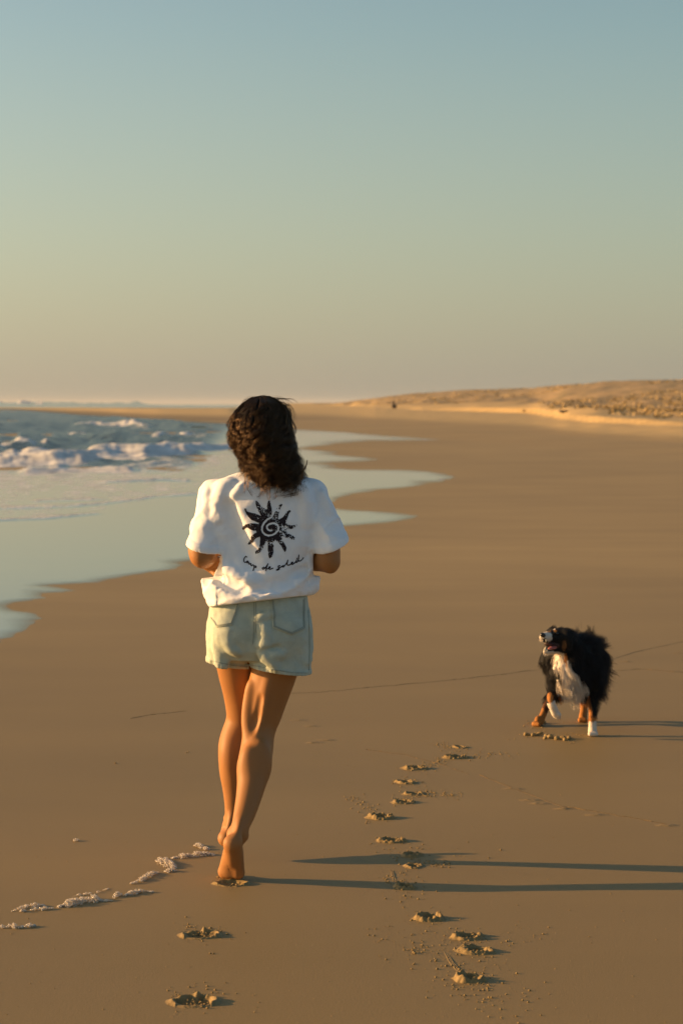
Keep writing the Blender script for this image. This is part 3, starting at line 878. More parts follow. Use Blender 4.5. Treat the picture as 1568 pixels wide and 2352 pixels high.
def creases(x, y, z, lo, top):
    r1 = 1 - np.abs(2 * fbm(x * 9 - z * 12, y * 8, z * 11 + x * 5, seed=106, octaves=2) - 1) * 2.2
    r2 = 1 - np.abs(2 * fbm(x * 14 + z * 9, y * 9, z * 13 - x * 10, seed=107, octaves=2) - 1) * 2.2
    left = smooth01(-.36, -.48, x); arm = np.exp(-((z - 1.17) / .07) ** 2) * smooth01(.10, .16, np.abs(x + .263))
    k = np.clip(.30 + .55 * lo + .6 * top * left + .8 * arm, 0, 1.2)
    return (np.clip(r1, 0, 1) ** 2 * .0055 + np.clip(r2, 0, 1) ** 2 * .0045) * k
def crumple(x, y, z):
    a = fbm(x * 15 + z * 6, y * 15, z * 9, seed=101, octaves=3) - .5
    lo = smooth01(1.10, .92, z)
    b = fbm(x * 10 - z * 14, y * 12, z * 26 + x * 12, seed=102, octaves=3) - .5
    top = smooth01(1.22, 1.36, z)
    c = fbm(x * 30 + z * 18, y * 12, z * 7 + x * 9, seed=103, octaves=2) - .5
    return a * .006 + b * .009 * lo + c * .003 * top + (fbm(x * 60 - z * 30, y * 30, z * 50 + x * 30, seed=104, octaves=2) - .5) * .0025 + creases(x, y, z, lo, top)
T.offset(crumple)
for side in (-1, 1):
    c0, n, b, ax = sleeve[side]
    def hemband(x, y, z, c0=c0, n=n, b=b, side=side):
        d = (x - c0[0]) * n[0] + (y - c0[1]) * n[1] + (z - c0[2]) * n[2]
        near = (np.hypot(x - b[0], y - b[1]) < .085)
        return near * .0032 * smooth01(-.026, -.0225, d)
    T.offset(hemband, .015)
    bx = (b - np.array([.085, .10, .085]), b + np.array([.062 if side < 0 else .085, .10, .06]))
    if side > 0: bx = (b - np.array([.0605, .10, .085]), bx[1])
    else: bx = (bx[0], b + np.array([.0605, .10, .06]))
    T.plane(c0, n, .003, bx)
    T.cone(b + ax * .030, b + ax * .08, px(36.5, 7.43) - .0075, px(36.5, 7.43) - .0075, .002, 'sub')
hem0, hem1 = P(507, 1391, 7.35), P(700, 1368, 7.35)
hn = np.cross(hem1 - hem0, np.array([0, 1.0, -.10])); hn = hn if hn[2] < 0 else -hn
def hem2(x, y, z):
    d = ((np.stack([x, y, z], -1) - hem0) @ (hn / np.linalg.norm(hn)))
    return .0018 * smooth01(-.022, -.019, d) + .004 * (fbm(x * 16, y * 16, z * 3, seed=105) - .5) * smooth01(-.05, 0, d)
T.offset(hem2, .015)
T.plane(hem0, hn, .003)
T.loft([(z_, P(592, 1375, 7.45)[0], 7.452, px(86, 7.45), .100) for z_ in (.80, .918)], k=.002, e=2.35, op='sub')
T.cone(P(614, 1100, 7.505), P(612, 1040, 7.515), .060, .066, .004, 'sub')
TV, TQ = T.mesh(1)
shirt = mesh_obj('t_shirt', TV, TQ, cotton.m, woman)
TB = bvh_of(TV, TQ)

# the print on the back: a sun with a spiral, and the handwriting below it
ink = Mat('black_print'); ink.set(Base_Color=(.022, .016, .020, 1), Roughness=.8, Specular_IOR_Level=.2)
SUNP = [(755, 465), (762, 430), (768, 350), (765, 280), (745, 200), (735, 135), (715, 118), (695, 125), (680, 180), (668, 240), (680, 280), (660, 315), (620, 285), (550, 240),
        (490, 165), (450, 120), (430, 125), (430, 170), (450, 250), (480, 320), (520, 390), (545, 440), (500, 420), (420, 390), (330, 370), (250, 345), (240, 300), (220, 280),
        (200, 295), (205, 330), (235, 390), (280, 460), (350, 525), (430, 555), (490, 580), (500, 610), (420, 597), (330, 595), (230, 615), (180, 650), (155, 695), (160, 725),
        (190, 730), (230, 690), (260, 680), (320, 720), (380, 745), (440, 745), (450, 780), (380, 830), (335, 880), (310, 970), (275, 1020), (280, 1040), (310, 1035), (370, 1000),
        (410, 930), (470, 890), (520, 870), (530, 930), (520, 1000), (510, 1080), (480, 1140), (430, 1185), (425, 1215), (440, 1230), (470, 1225), (530, 1190), (580, 1120),
        (600, 1050), (640, 990), (660, 960), (680, 970), (690, 1050), (690, 1150), (700, 1250), (715, 1320), (745, 1325), (780, 1270), (805, 1190), (805, 1100), (810, 1000),
        (835, 935), (845, 935), (900, 990), (960, 1060), (1010, 1150), (1030, 1190), (1050, 1195), (1070, 1160), (1075, 1100), (1050, 1050), (1000, 970), (975, 890), (985, 850),
        (1060, 890), (1140, 915), (1220, 940), (1260, 935), (1265, 905), (1220, 860), (1150, 820), (1090, 800), (1060, 740), (1080, 715), (1180, 715), (1250, 680), (1300, 640),
        (1300, 610), (1260, 630), (1200, 635), (1130, 615), (1080, 600), (1050, 590), (1085, 530), (1105, 460), (1120, 400), (1165, 350), (1160, 325), (1130, 320), (1080, 350),
        (1040, 420), (985, 480), (925, 510), (900, 505), (905, 420), (925, 340), (955, 270), (985, 215), (985, 190), (965, 185), (930, 205), (880, 270), (840, 360), (800, 435)]
SPIRAL = [(770, 460), (680, 510), (610, 580), (568, 660), (562, 720), (580, 780), (630, 830), (700, 852), (780, 838), (850, 800), (900, 745), (912, 685), (890, 630), (840, 598),
          (780, 592), (712, 612), (668, 650), (668, 690), (692, 728), (735, 748), (770, 740)]
WORDS = [[(248, 1298), (228, 1286), (204, 1308), (183, 1350), (184, 1390), (206, 1413), (236, 1406)], [(236, 1406), (252, 1384), (272, 1388), (270, 1412), (250, 1420), (240, 1404)],
         [(272, 1402), (290, 1412), (286, 1440), (302, 1452), (324, 1432), (334, 1440)], [(334, 1440), (332, 1470), (348, 1484), (374, 1462), (388, 1470)],
         [(396, 1478), (402, 1520), (390, 1555), (378, 1582)], [(398, 1500), (425, 1484), (447, 1496), (440, 1520), (408, 1520)],
         [(632, 1526), (600, 1512), (572, 1535), (584, 1556), (625, 1538), (660, 1490), (690, 1440)], [(690, 1440), (660, 1520), (646, 1584)],
         [(655, 1545), (700, 1545), (736, 1522), (736, 1502), (712, 1508), (702, 1536), (726, 1558), (792, 1534)],
         [(938, 1478), (908, 1486), (900, 1508), (926, 1522), (922, 1556), (884, 1576), (864, 1571), (900, 1545), (962, 1508)], [(962, 1508), (985, 1488), (1012, 1474), (1026, 1490), (1010, 1510), (988, 1500)],
         [(1026, 1490), (1062, 1448), (1092, 1400), (1103, 1364)], [(1103, 1364), (1088, 1430), (1092, 1466), (1128, 1468)], [(1128, 1468), (1182, 1436), (1208, 1410), (1182, 1406), (1170, 1436), (1194, 1456), (1236, 1430)],
         [(1236, 1430), (1270, 1392), (1284, 1356)], [(1284, 1356), (1264, 1408), (1284, 1414), (1312, 1384)], [(1289, 1322), (1293, 1330)], [(1312, 1384), (1324, 1320), (1332, 1256)],
         [(1332, 1256), (1320, 1350), (1336, 1386), (1370, 1376), (1400, 1350), (1424, 1312)]]
def print_mesh(name, test, x0, x1, y0, y1, step):
    xs, ys_ = np.arange(x0, x1, step), np.arange(y0, y1, step)
    GX, GY = np.meshgrid(xs, ys_, indexing='ij')
    on = test(GX, GY)
    need = np.zeros((len(xs) + 1, len(ys_) + 1), bool)
    need[:-1, :-1] |= on; need[1:, :-1] |= on; need[:-1, 1:] |= on; need[1:, 1:] |= on
    idx = np.full(need.shape, -1); V_ = []
    for i, j in zip(*np.nonzero(need)):
        h_ = drape(TB, 539.7 + (x0 + (i - .5) * step) * .10985, 1136.8 + (y0 + (j - .5) * step) * .10985, .0012)
        if h_ is not None:
            idx[i, j] = len(V_); V_.append(tuple(h_))
    F_ = []
    for i, j in zip(*np.nonzero(on)):
        q = (idx[i, j], idx[i + 1, j], idx[i + 1, j + 1], idx[i, j + 1])
        if min(q) >= 0: F_.append(q)
    return mesh_obj(name, V_, np.array(F_), ink.m, shirt)
def sun_test(x, y):
    w = (fbm(x * .02, y * .02, seed=7) - .5) * 14
    on = inside(x + w, y + w, SUNP) & (seg_dist(x, y, SPIRAL) > 20 + w)
    worn = fbm(x * .060, y * .045, seed=9, octaves=3)
    patch = fbm(x * .007, y * .007, seed=10, octaves=2)
    r = np.hypot(x - 740, y - 690)
    return on & (worn < .63 + .55 * (.55 - patch) + .12 * (r < 170))
print_mesh('sun_print', sun_test, 140, 1320, 100, 1340, 5.0)
def word_test(x, y):
    d = np.full(x.shape, 1e9)
    for w in WORDS: d = np.minimum(d, seg_dist(x, y, w))
    return d < 11
print_mesh('lettering', word_test, 150, 1450, 1235, 1600, 5.5)

# ---------------- denim shorts
denim = Mat('light_denim')
m = denim
n1_ = m.noise(m.coord(), 22, 5, .6); tw = m.node('ShaderNodeTexWave'); tw.inputs['Scale'].default_value = 260; tw.inputs['Distortion'].default_value = 3
m.l.new(m.coord((1, .3, .7)), tw.inputs['Vector'])
n2_ = m.noise(m.coord((1, 1, .25)), 380, 2, .6)
bc = m.ramp(n1_, [(.3, (.395, .445, .375)), (.7, (.525, .57, .475))])
bc = m.mixc(m.math('MULTIPLY', n2_, .5), bc, (.27, .345, .33))
m.to(bc, 'Base Color'); m.set(Roughness=.9, Specular_IOR_Level=.12)
m.to(m.bump(m.math('ADD', m.math('MULTIPLY', tw.outputs[1], .15), m.noise(m.coord(), 34, 4, .55)), .3, .004), 'Normal')
S = Field((-.50, 7.24, .62), (-.05, 7.66, 1.00), .0035)
S.loft([(P(0, v, 7.45)[2], P((a + b) / 2, v, 7.45)[0], 7.448, px((b - a) / 2, 7.45), d) for v, a, b, d in
        ((1352, 494, 702, .090), (1368, 487, 708, .102), (1388, 481, 710.5, .113), (1404, 478.5, 711, .117), (1430, 476.5, 713, .122), (1460, 477, 715, .124), (1490, 480, 716, .120), (1512, 486, 712, .10))], k=.02, e=2.3)
S.cone(P(533, 1445, 7.455), P(521.5, 1555, 7.505), px(56, 7.45), px(50.5, 7.5), .022)
S.cone(P(648, 1445, 7.440), P(643.5, 1580, 7.430), px(66, 7.44), px(72, 7.43), .022)
S.ball(P(536, 1452, 7.375), (.062, .048, .060), .035); S.ball(P(648, 1460, 7.370), (.070, .050, .064), .035)
S.tube([(P(585, 1380, 7.318), .004), (P(585, 1430, 7.302), .006), (P(584, 1480, 7.300), .010), (P(579, 1530, 7.315), .012)], k=.014, op='sub')
def sfold(pts, r, y, k=.014, op='add'):
    S.tube([(P(u, v, y_), r * (.6 if i in (0, len(pts) - 1) else 1)) for i, ((u, v), y_) in enumerate(zip(pts, y if not np.isscalar(y) else [y] * len(pts)))], k=k, op=op)
sfold([(590, 1426), (604, 1416), (622, 1410)], .005, 7.334, k=.02)
sfold([(594, 1484), (612, 1481), (636, 1472)], .006, 7.324, k=.02)
sfold([(588, 1495), (612, 1492), (642, 1487)], .004, 7.311, k=.014, op='sub')
sfold([(598, 1502), (620, 1507), (648, 1502)], .008, 7.325, k=.022)
sfold([(604, 1512), (618, 1514), (634, 1534)], .009, 7.330, k=.022)
sfold([(606, 1442), (611, 1465), (606, 1486)], .011, 7.328, k=.025)
sfold([(520, 1470), (532, 1486), (548, 1500)], .008, 7.342, k=.022)
sfold([(503, 1482), (512, 1506), (510, 1530)], .012, 7.382, k=.03)
S.offset(lambda x, y, z: (fbm(x * 18, y * 18, z * 18 + x * 8, seed=111, octaves=3) - .5) * .011 + (fbm(x * 45, y * 40, z * 40, seed=112, octaves=2) - .5) * .003)
lh0, lh1 = P(476, 1524, 7.44), P(571, 1539, 7.44)
rh0, rh1 = P(573, 1537, 7.36), P(714, 1556, 7.36)
xm = P(573, 1530, 7.4)[0]
for (p0, p1), bx in (((lh0, lh1), ((-.50, 7.24, .60), (xm, 7.66, .80))), ((rh0, rh1), ((xm, 7.24, .60), (-.05, 7.66, .80)))):
    n = np.cross(p1 - p0, np.array([0, 1.0, .02])); n = n if n[2] < 0 else -n
    n /= np.linalg.norm(n)
    lo_, hi_ = bx
    def band(x, y, z, p0=p0, n=n, lo_=lo_, hi_=hi_):
        d = (x - p0[0]) * n[0] + (y - p0[1]) * n[1] + (z - p0[2]) * n[2]
        return .0020 * smooth01(-.0185, -.0165, d) * (x > lo_[0]) * (x <= hi_[0]) * (1 + .5 * np.sin(x * 420) * (d > -.016))
    S.offset(band, .012)
    S.plane(p0, n, .003, bx)
S.cone(P(524, 1500, 7.485), P(521.5, 1575, 7.51), px(44, 7.45), px(47, 7.5), .002, 'sub')
S.cone(P(644, 1505, 7.438), P(643.5, 1600, 7.428), px(62, 7.44), px(68, 7.43), .002, 'sub')
SV, SQ = S.mesh(1)
shorts = mesh_obj('denim_shorts', SV, SQ, denim.m, woman)
SB = bvh_of(SV, SQ)
stitch = Mat('stitching'); stitch.set(Base_Color=(.27, .31, .27, 1), Roughness=.9)
denim2 = denim
def patch(name, poly, lift, mat, parent, step=2.2):
    """a flat piece sewn onto the shorts: a lifted sheet with its own edge"""
    us_ = [p[0] for p in poly]; vs_ = [p[1] for p in poly]
    cx, cy = sum(us_) / len(us_), sum(vs_) / len(vs_)
    ring = []
    for (a, b), (c, d) in zip(poly, poly[1:] + poly[:1]):
        k = max(1, int(math.hypot(c - a, d - b) / step))
        ring += [(a + (c - a) * i / k, b + (d - b) * i / k) for i in range(k)]
    V_, F_, n = [], [], len(ring)
    rows = 14
    for j in range(rows + 1):
        f = 1 - j / rows
        for (a, b) in ring:
            h_ = drape(SB, cx + (a - cx) * f, cy + (b - cy) * f, lift)
            if h_ is None: h_ = drape(SB, cx, cy, lift)
            V_.append(tuple(h_))
    for (a, b) in ring:
        h_ = drape(SB, a, b, -.003) or drape(SB, cx, cy, -.003)
        V_.append(tuple(h_))
    for j in range(rows):
        for i in range(n):
            F_.append((j * n + i, j * n + (i + 1) % n, (j + 1) * n + (i + 1) % n, (j + 1) * n + i))
    for i in range(n):
        F_.append(((rows + 1) * n + i, (rows + 1) * n + (i + 1) % n, (i + 1) % n, i))
    return mesh_obj(name, V_, np.array(F_), mat, parent)
def thread(name, line, parent, r=.0012, bvh=SB, mat=None, lift=.0016, step=2.0, closed=False):
    pts = []
    for (a, b), (c, d) in zip(line[:-1], line[1:]):
        k = max(1, int(math.hypot(c - a, d - b) / step))
        for i in range(k + 1):
            h_ = drape(bvh, a + (c - a) * i / k, b + (d - b) * i / k, lift)
            if h_ is not None: pts.append(h_)
    V_, F_ = [], []
    for i, p in enumerate(pts):
        t = (pts[min(i + 1, len(pts) - 1)] - pts[max(i - 1, 0)])
        t = t.normalized() if t.length > 1e-9 else Vector((1, 0, 0))
        s1 = t.cross(Vector((0, -1, 0))).normalized(); s2 = Vector((0, -1, 0))
        for q in ((s1), (s2 * .7), (-s1)): V_.append(tuple(p + q * r))
    for i in range(len(pts) - 1):
        for q in (0, 1): F_.append((i * 3 + q, i * 3 + q + 1, i * 3 + q + 4, i * 3 + q + 3))
    return mesh_obj(name, V_, np.array(F_), mat or stitch.m, parent)
PL = [(553, 1379), (534, 1436), (498, 1441), (483, 1420), (486, 1379)]
PR = [(621, 1373), (626, 1442), (669, 1459), (700, 1445), (699, 1371)]
for pl, inn in ((PL, [(550.5, 1381), (532, 1433.5), (499, 1438), (486.5, 1418)]), (PR, [(624.5, 1375), (629, 1440), (669, 1455.5), (697, 1442.5), (696.5, 1374)])):
    pk = patch('pocket', pl, .0036, denim.m, shorts)
    for k_, ln in enumerate((inn, [(sum(p[0] for p in inn) / len(inn) * .07 + a * .93, sum(p[1] for p in inn) / len(inn) * .07 + b * .93) for a, b in inn])):
        thread('stitching', ln, shorts, lift=.0050)
thread('stitching', [(583.2, 1384), (583.2, 1420), (582.5, 1452), (581, 1480)], shorts)
thread('stitching', [(588, 1384), (588, 1420), (587, 1452)], shorts)
thread('stitching', [(484, 1516), (510, 1523.5), (540, 1528.5), (568, 1531)], shorts, lift=.002)
thread('stitching', [(576, 1527), (620, 1536), (670, 1545), (708, 1546)], shorts, lift=.002)
thread('stitching', [(707, 1400), (709.5, 1450), (710, 1500), (709, 1540)], shorts)
# ---------------- hair: a dark inner mass and wavy locks over it
hairm = Mat('dark_brown_hair')
hairm.set(Base_Color=(.015, .0075, .0032, 1), Roughness=.34, Specular_IOR_Level=.85)
hairm.b.inputs['Specular Tint'].default_value = (1.0, .60, .30, 1)
core = Mat('hair_core'); core.set(Base_Color=(.007, .005, .004, 1), Roughness=.8, Specular_IOR_Level=.1)
HF = Field((-.42, 7.28, 1.20), (-.08, 7.72, 1.66), .005)
def half_at(v):            # silhouette of the hair: left and right column at a row
    return (np.interp(v, [908, 925, 945, 961, 1000, 1027, 1045, 1060, 1086, 1115, 1138, 1146], [582, 554, 537, 531, 532, 540, 548, 554, 562, 569, 582, 606]),
            np.interp(v, [908, 918, 930, 945, 961, 1000, 1030, 1060, 1090, 1115, 1135, 1144], [616, 640, 655, 662, 662, 663, 668, 678, 688, 692, 684, 652]))
def hair_c(v): return np.interp(v, [908, 961, 1030, 1100, 1144], [7.535, 7.53, 7.490, 7.462, 7.452])
def hair_b(v): return np.interp(v, [908, 925, 961, 1030, 1090, 1144], [.03, .085, .118, .112, .098, .080])
prev = None
for v in np.arange(944, 1112, 9.0):
    l, r = half_at(v)
    HF.ball(P((l + r) / 2, v, hair_c(v)), (px((r - l) / 2, 7.5) * (.78 if v < 1060 else .66), hair_b(v) * .78, .028), .03)
HF.ball(P(598, 976, 7.545), (.072, .094, .066), .02)
HF.plane(hd(0, .030, .02), (0, 1, -.45), .02)
HF.ball(hd(0, .10, -.06), (.058, .10, .10), .01, 'sub')
HF.offset(lambda x, y, z: (fbm(x * 40, y * 40, z * 18, seed=121, octaves=3) - .5) * .020)
hair = mesh_obj('hair', *HF.mesh(1), core.m, woman)

rng = np.random.default_rng(11)
def lock(az, el, vend, n=26, amp=.012, wave=.095, spread=.010, lift=0.0, strands=20, out=None, loose=1.0):
    """one lock: from the scalp round the head's outline, then down and wavy; az 0 = back of the head, + = right"""
    v0 = 975 - 66 * math.sin(el)
    pts = []
    vv = np.linspace(v0, vend, n)
    t = np.linspace(0, 1, n)
    azs = az * (1 - .10 * t)
    for v, a, q in zip(vv, azs, t):
        l, r = half_at(min(max(v, 910), 1144)); c = (l + r) / 2; hw = (r - l) / 2
        shrink = (1.0 if v > v0 + 30 else .95 + .05 * (v - v0) / 30)
        k = (.90 + .04 * q) * shrink + lift
        top = 1.0
        U_ = c + hw * math.sin(a) * k * top
        Y_ = hair_c(v) - hair_b(v) * math.cos(a) * k * top
        pts.append(P(U_, v, Y_))
    pts = np.array(pts)
    seg = np.r_[0, np.cumsum(np.linalg.norm(np.diff(pts, axis=0), axis=1))]
    ph_ = rng.uniform(0, 6.28); wv = wave * rng.uniform(.75, 1.4)
    A = amp * rng.uniform(.5, 1.4) * smooth01(.06, .45, t) * (1 + .6 * smooth01(.75, 1, t))
    outd = np.array([math.sin(az), -math.cos(az), 0]); side = np.array([math.cos(az), math.sin(az), 0])
    lean = rng.uniform(-.06, .06) * smooth01(.1, 1, t)
    res = []
    tip_curl = rng.uniform(-.034, .034)
    for s_ in range(strands):
        a0, rr = rng.uniform(0, 6.28), math.sqrt(rng.uniform(0, 1))
        th = ph_ + seg / wv * 6.28 + rng.normal(0, .22)
        R_ = spread * rr * (.55 + .7 * smooth01(0, .45, t) - .75 * smooth01(.65, 1, t)) * loose
        fr = np.cumsum(rng.normal(0, .0004, (n, 3)), 0)
        a_ = A * rng.uniform(.75, 1.2)
        q = pts + (np.cos(th) * a_ + math.cos(a0) * R_ * 1.5 + lean * .4)[:, None] * side + (np.sin(th + .6) * a_ * .75 + math.sin(a0) * R_ * .6)[:, None] * outd + fr
        q = q + (smooth01(.8, 1, t) * tip_curl)[:, None] * side
        cut = int(n * rng.uniform(.84, 1.0))
        res.append(q[:cut])
    return res
strands, radii = [], []
def add(l, r=.00030):
    for q in l:
        strands.append(q); radii.append(r * rng.uniform(.7, 1.4))
for i in range(230):
    az = rng.uniform(-1, 1); az = math.copysign(abs(az) ** .9, az) * 1.75
    el = rng.uniform(-.25, 1.45)
    back = abs(az) < 1.2
    vend = rng.uniform(1112, 1150) if rng.random() < .78 else rng.uniform(1030, 1112)
    if az < -1.0: vend = min(vend, rng.uniform(1075, 1128))
    add(lock(az, el, vend, amp=.013 if rng.random() < .5 else .021, spread=rng.uniform(.0035, .008), strands=38))
# looser locks standing off on the right, blown by the run
for i in range(30):
    az = rng.uniform(1.0, 1.75)
    add(lock(az, rng.uniform(0, .9), rng.uniform(1075, 1128), amp=.016, spread=.004, lift=rng.uniform(.06, .24), strands=11))
for i in range(26):
    az = rng.uniform(-1.75, -1.0)
    add(lock(az, rng.uniform(-.1, .9), rng.uniform(1040, 1120), amp=.015, spread=.0045, lift=rng.uniform(.04, .13), strands=16))
# single flyaway hairs
for i in range(140):
    az = rng.uniform(-1.8, 1.8)
    add(lock(az, rng.uniform(0, 1.4), rng.uniform(1000, 1135), amp=.014, spread=.006, lift=rng.uniform(.0, .10) * (1 if az > 0 else .5), strands=1), .00022)
# the wisps on the crown and the long curl at the right
def wisp(uvy, r=.0004, k=6, s=.004):
    p = np.array([P(*q) for q in uvy])
    t = np.linspace(0, len(p) - 1, 22); d = np.stack([np.interp(t, np.arange(len(p)), p[:, i]) for i in range(3)], 1)
    for _ in range(3): d[1:-1] = (d[:-2] + 2 * d[1:-1] + d[2:]) / 4
    for _ in range(k):
        o = rng.normal(0, s, 3); w = np.linspace(.4, 1, 22)[:, None] if rng.random() < .5 else np.linspace(1, .3, 22)[:, None]
        strands.append(d + o * w); radii.append(r)
wisp([(664, 1040, 7.46), (682, 1054, 7.45), (688, 1078, 7.44), (690, 1086, 7.44), (698, 1080, 7.43), (704, 1068, 7.43), (705, 1057, 7.43)], .00035, 30, .0022)
wisp([(660, 1010, 7.45), (674, 1030, 7.44), (684, 1055, 7.43), (688, 1082, 7.43), (697, 1092, 7.42)], .0004, 16, .003)
wisp([(655, 1015, 7.44), (670, 1040, 7.43), (678, 1070, 7.42), (680, 1100, 7.42), (692, 1112, 7.42), (700, 1106, 7.42)], .0004, 18, .003)
wisp([(662, 985, 7.45), (668, 992, 7.45), (673, 990, 7.45), (674, 1005, 7.45), (675, 1022, 7.45)], .0002, 2, .001)
for a in range(9):
    u0 = 566 + a * 9 + rng.uniform(-4, 4); hgt_ = rng.uniform(6, 15) * (1 if a < 6 else .7)
    wisp([(u0 - 8, 926, 7.50), (u0, 918 - hgt_ * .3, 7.50), (u0 + 12, 922 - hgt_, 7.50), (u0 + 30, 920 - hgt_ * .5, 7.50), (u0 + 42, 926, 7.49)], .00028, 7, .003)
for a in range(4):
    u0 = 634 + a * 7
    wisp([(u0 - 6, 936, 7.50), (u0 + 4, 922 + a * 2, 7.50), (u0 + 14, 922 + a * 5, 7.49), (u0 + 20, 940 + a * 6, 7.49), (u0 + 17, 962 + a * 6, 7.48)], .0003, 10, .005)
for (u_, v_) in ((566, 1128), (572, 1134), (600, 1142), (640, 1144), (668, 1138), (688, 1128), (694, 1110), (620, 1146)):
    for q in range(1):
        du = rng.uniform(-16, 16)
        wisp([(u_ + rng.uniform(-10, 10), v_ - 40, 7.372), (u_ + rng.uniform(-6, 6), v_ - 14, 7.366), (u_ + du * .5, v_, 7.362), (u_ + du, v_ + rng.uniform(-3, 5), 7.360)], .0003, 9, .005)
curves_obj('hair_strands', strands, radii, hairm.m, hair, tip=.3)
# ------------------------------------------------------------------ the dog, turned towards the water
def DP(zx, zy, Y): return P(1148.3 + zx * .26767, 1378 + zy * .26767, Y)
dog = empty('dog', (DP(690, 1100, 10.65)[0], 10.65, 0))
tag(dog, 'shaggy black dog with white chest, tan legs and open mouth trotting on the sand', 'dog')
DF = Field((.80, 10.12, -.01), (1.42, 11.12, .60), .005)
DF.ball(DP(600, 590, 10.46), (.090, .100, .120), .04)
DF.ball(DP(728, 520, 10.56), (.080, .125, .108), .05)
DF.tube([(DP(640, 570, 10.50), .100), (DP(700, 510, 10.66), .100), (DP(675, 520, 10.80), .098), (DP(650, 560, 10.92), .088)], .02)
DF.cone(DP(650, 480, 10.48), DP(530, 350, 10.40), .082, .056, .04)
DF.ball(DP(560, 640, 10.40), (.055, .045, .085), .03)            # breast
DF.ball(DP(505, 322, 10.385), (.050, .058, .044), .02)
DF.cone(DP(478, 318, 10.365), DP(368, 318, 10.315), .034, .0205, .015)
DF.cone(DP(500, 412, 10.375), DP(382, 446, 10.318), .026, .0115, .012)
DF.cone(DP(500, 398, 10.345), DP(372, 386, 10.285), .0135, .021, .006, 'sub')
DF.ball(DP(530, 390, 10.375), (.030, .035, .036), .02)
for zx, zy, Y, r in ((455, 288, 10.333, .009), (490, 292, 10.335, .009)): DF.ball(DP(zx, zy, Y), r, .006, 'sub')
DF.tube([(DP(556, 285, 10.36), .020), (DP(580, 330, 10.345), .022), (DP(585, 390, 10.345), .012)], .012)     # ear this side
DF.tube([(DP(452, 262, 10.42), .016), (DP(420, 285, 10.44), .016)], .012)
DF.ball(DP(400, 520, 10.50), (.030, .05, .05), .04)
def leg(pts, k=.012): DF.tube([(DP(*q[:3]), q[3]) for q in pts], k)
leg([(770, 600, 10.48, .055), (792, 720, 10.50, .040), (795, 850, 10.47, .022), (789, 1000, 10.445, .0145), (790, 1090, 10.435, .0140), (790, 1135, 10.43, .0165)])
leg([(500, 640, 10.44, .045), (478, 760, 10.47, .028), (450, 805, 10.42, .020), (432, 860, 10.365, .0155), (450, 920, 10.36, .0145), (478, 985, 10.375, .0165)])
leg([(560, 640, 10.88, .075), (505, 720, 10.84, .046), (462, 800, 10.80, .025), (408, 880, 10.86, .0165), (368, 980, 10.80, .0140), (335, 1050, 10.76, .0155)])
leg([(700, 640, 10.90, .075), (730, 740, 10.86, .050), (735, 810, 10.80, .028), (712, 870, 10.925, .0165), (712, 960, 10.905, .0140), (708, 1030, 10.89, .0160)])
def paw(c, r=.0115, d=(0, -1)):
    for i in range(4):
        o = (i - 1.5) * .0105
        q = c + np.array([o * -d[1] * 1.0 + d[0] * .020, d[1] * .018 + o * d[0], 0])
        DF.ball(q, (r * .82, r * 1.5, r), .006)
for c, d in ((DP(790, 1150, 10.425), (0, -1)), (DP(322, 1066, 10.745), (-.5, -.8)), (DP(705, 1043, 10.88), (-.1, -1))):
    c[2] = .0125; paw(c, d=d); DF.cone(c + np.array([0, .012, .004]), c + np.array([0, .012, .02]), .017, .015, .01)
for i in range(4):
    DF.cone(DP(478 + i * 9, 985, 10.372 - .004 * i), DP(486 + i * 8 - abs(i - 1.5) * 2, 1012, 10.372), .010, .0075, .005)
DF.offset(lambda x, y, z: (fbm(x * 40, y * 40, z * 26, seed=131, octaves=3) - .5) * .022 * smooth01(.10, .22, z) * (1 - smooth01(.40, .46, z) * (x < DP(560, 0, 10.4)[0])))
DV, DQ = DF.mesh(1)
BLACK, WHITE, TAN, DARKTAN, PINK, LIP = (.010, .010, .010), (.60, .54, .46), (.34, .145, .040), (.10, .040, .016), (.45, .16, .13), (.015, .011, .011)
def ell(V, c, r): return (((V - c) / np.asarray(r)) ** 2).sum(1)
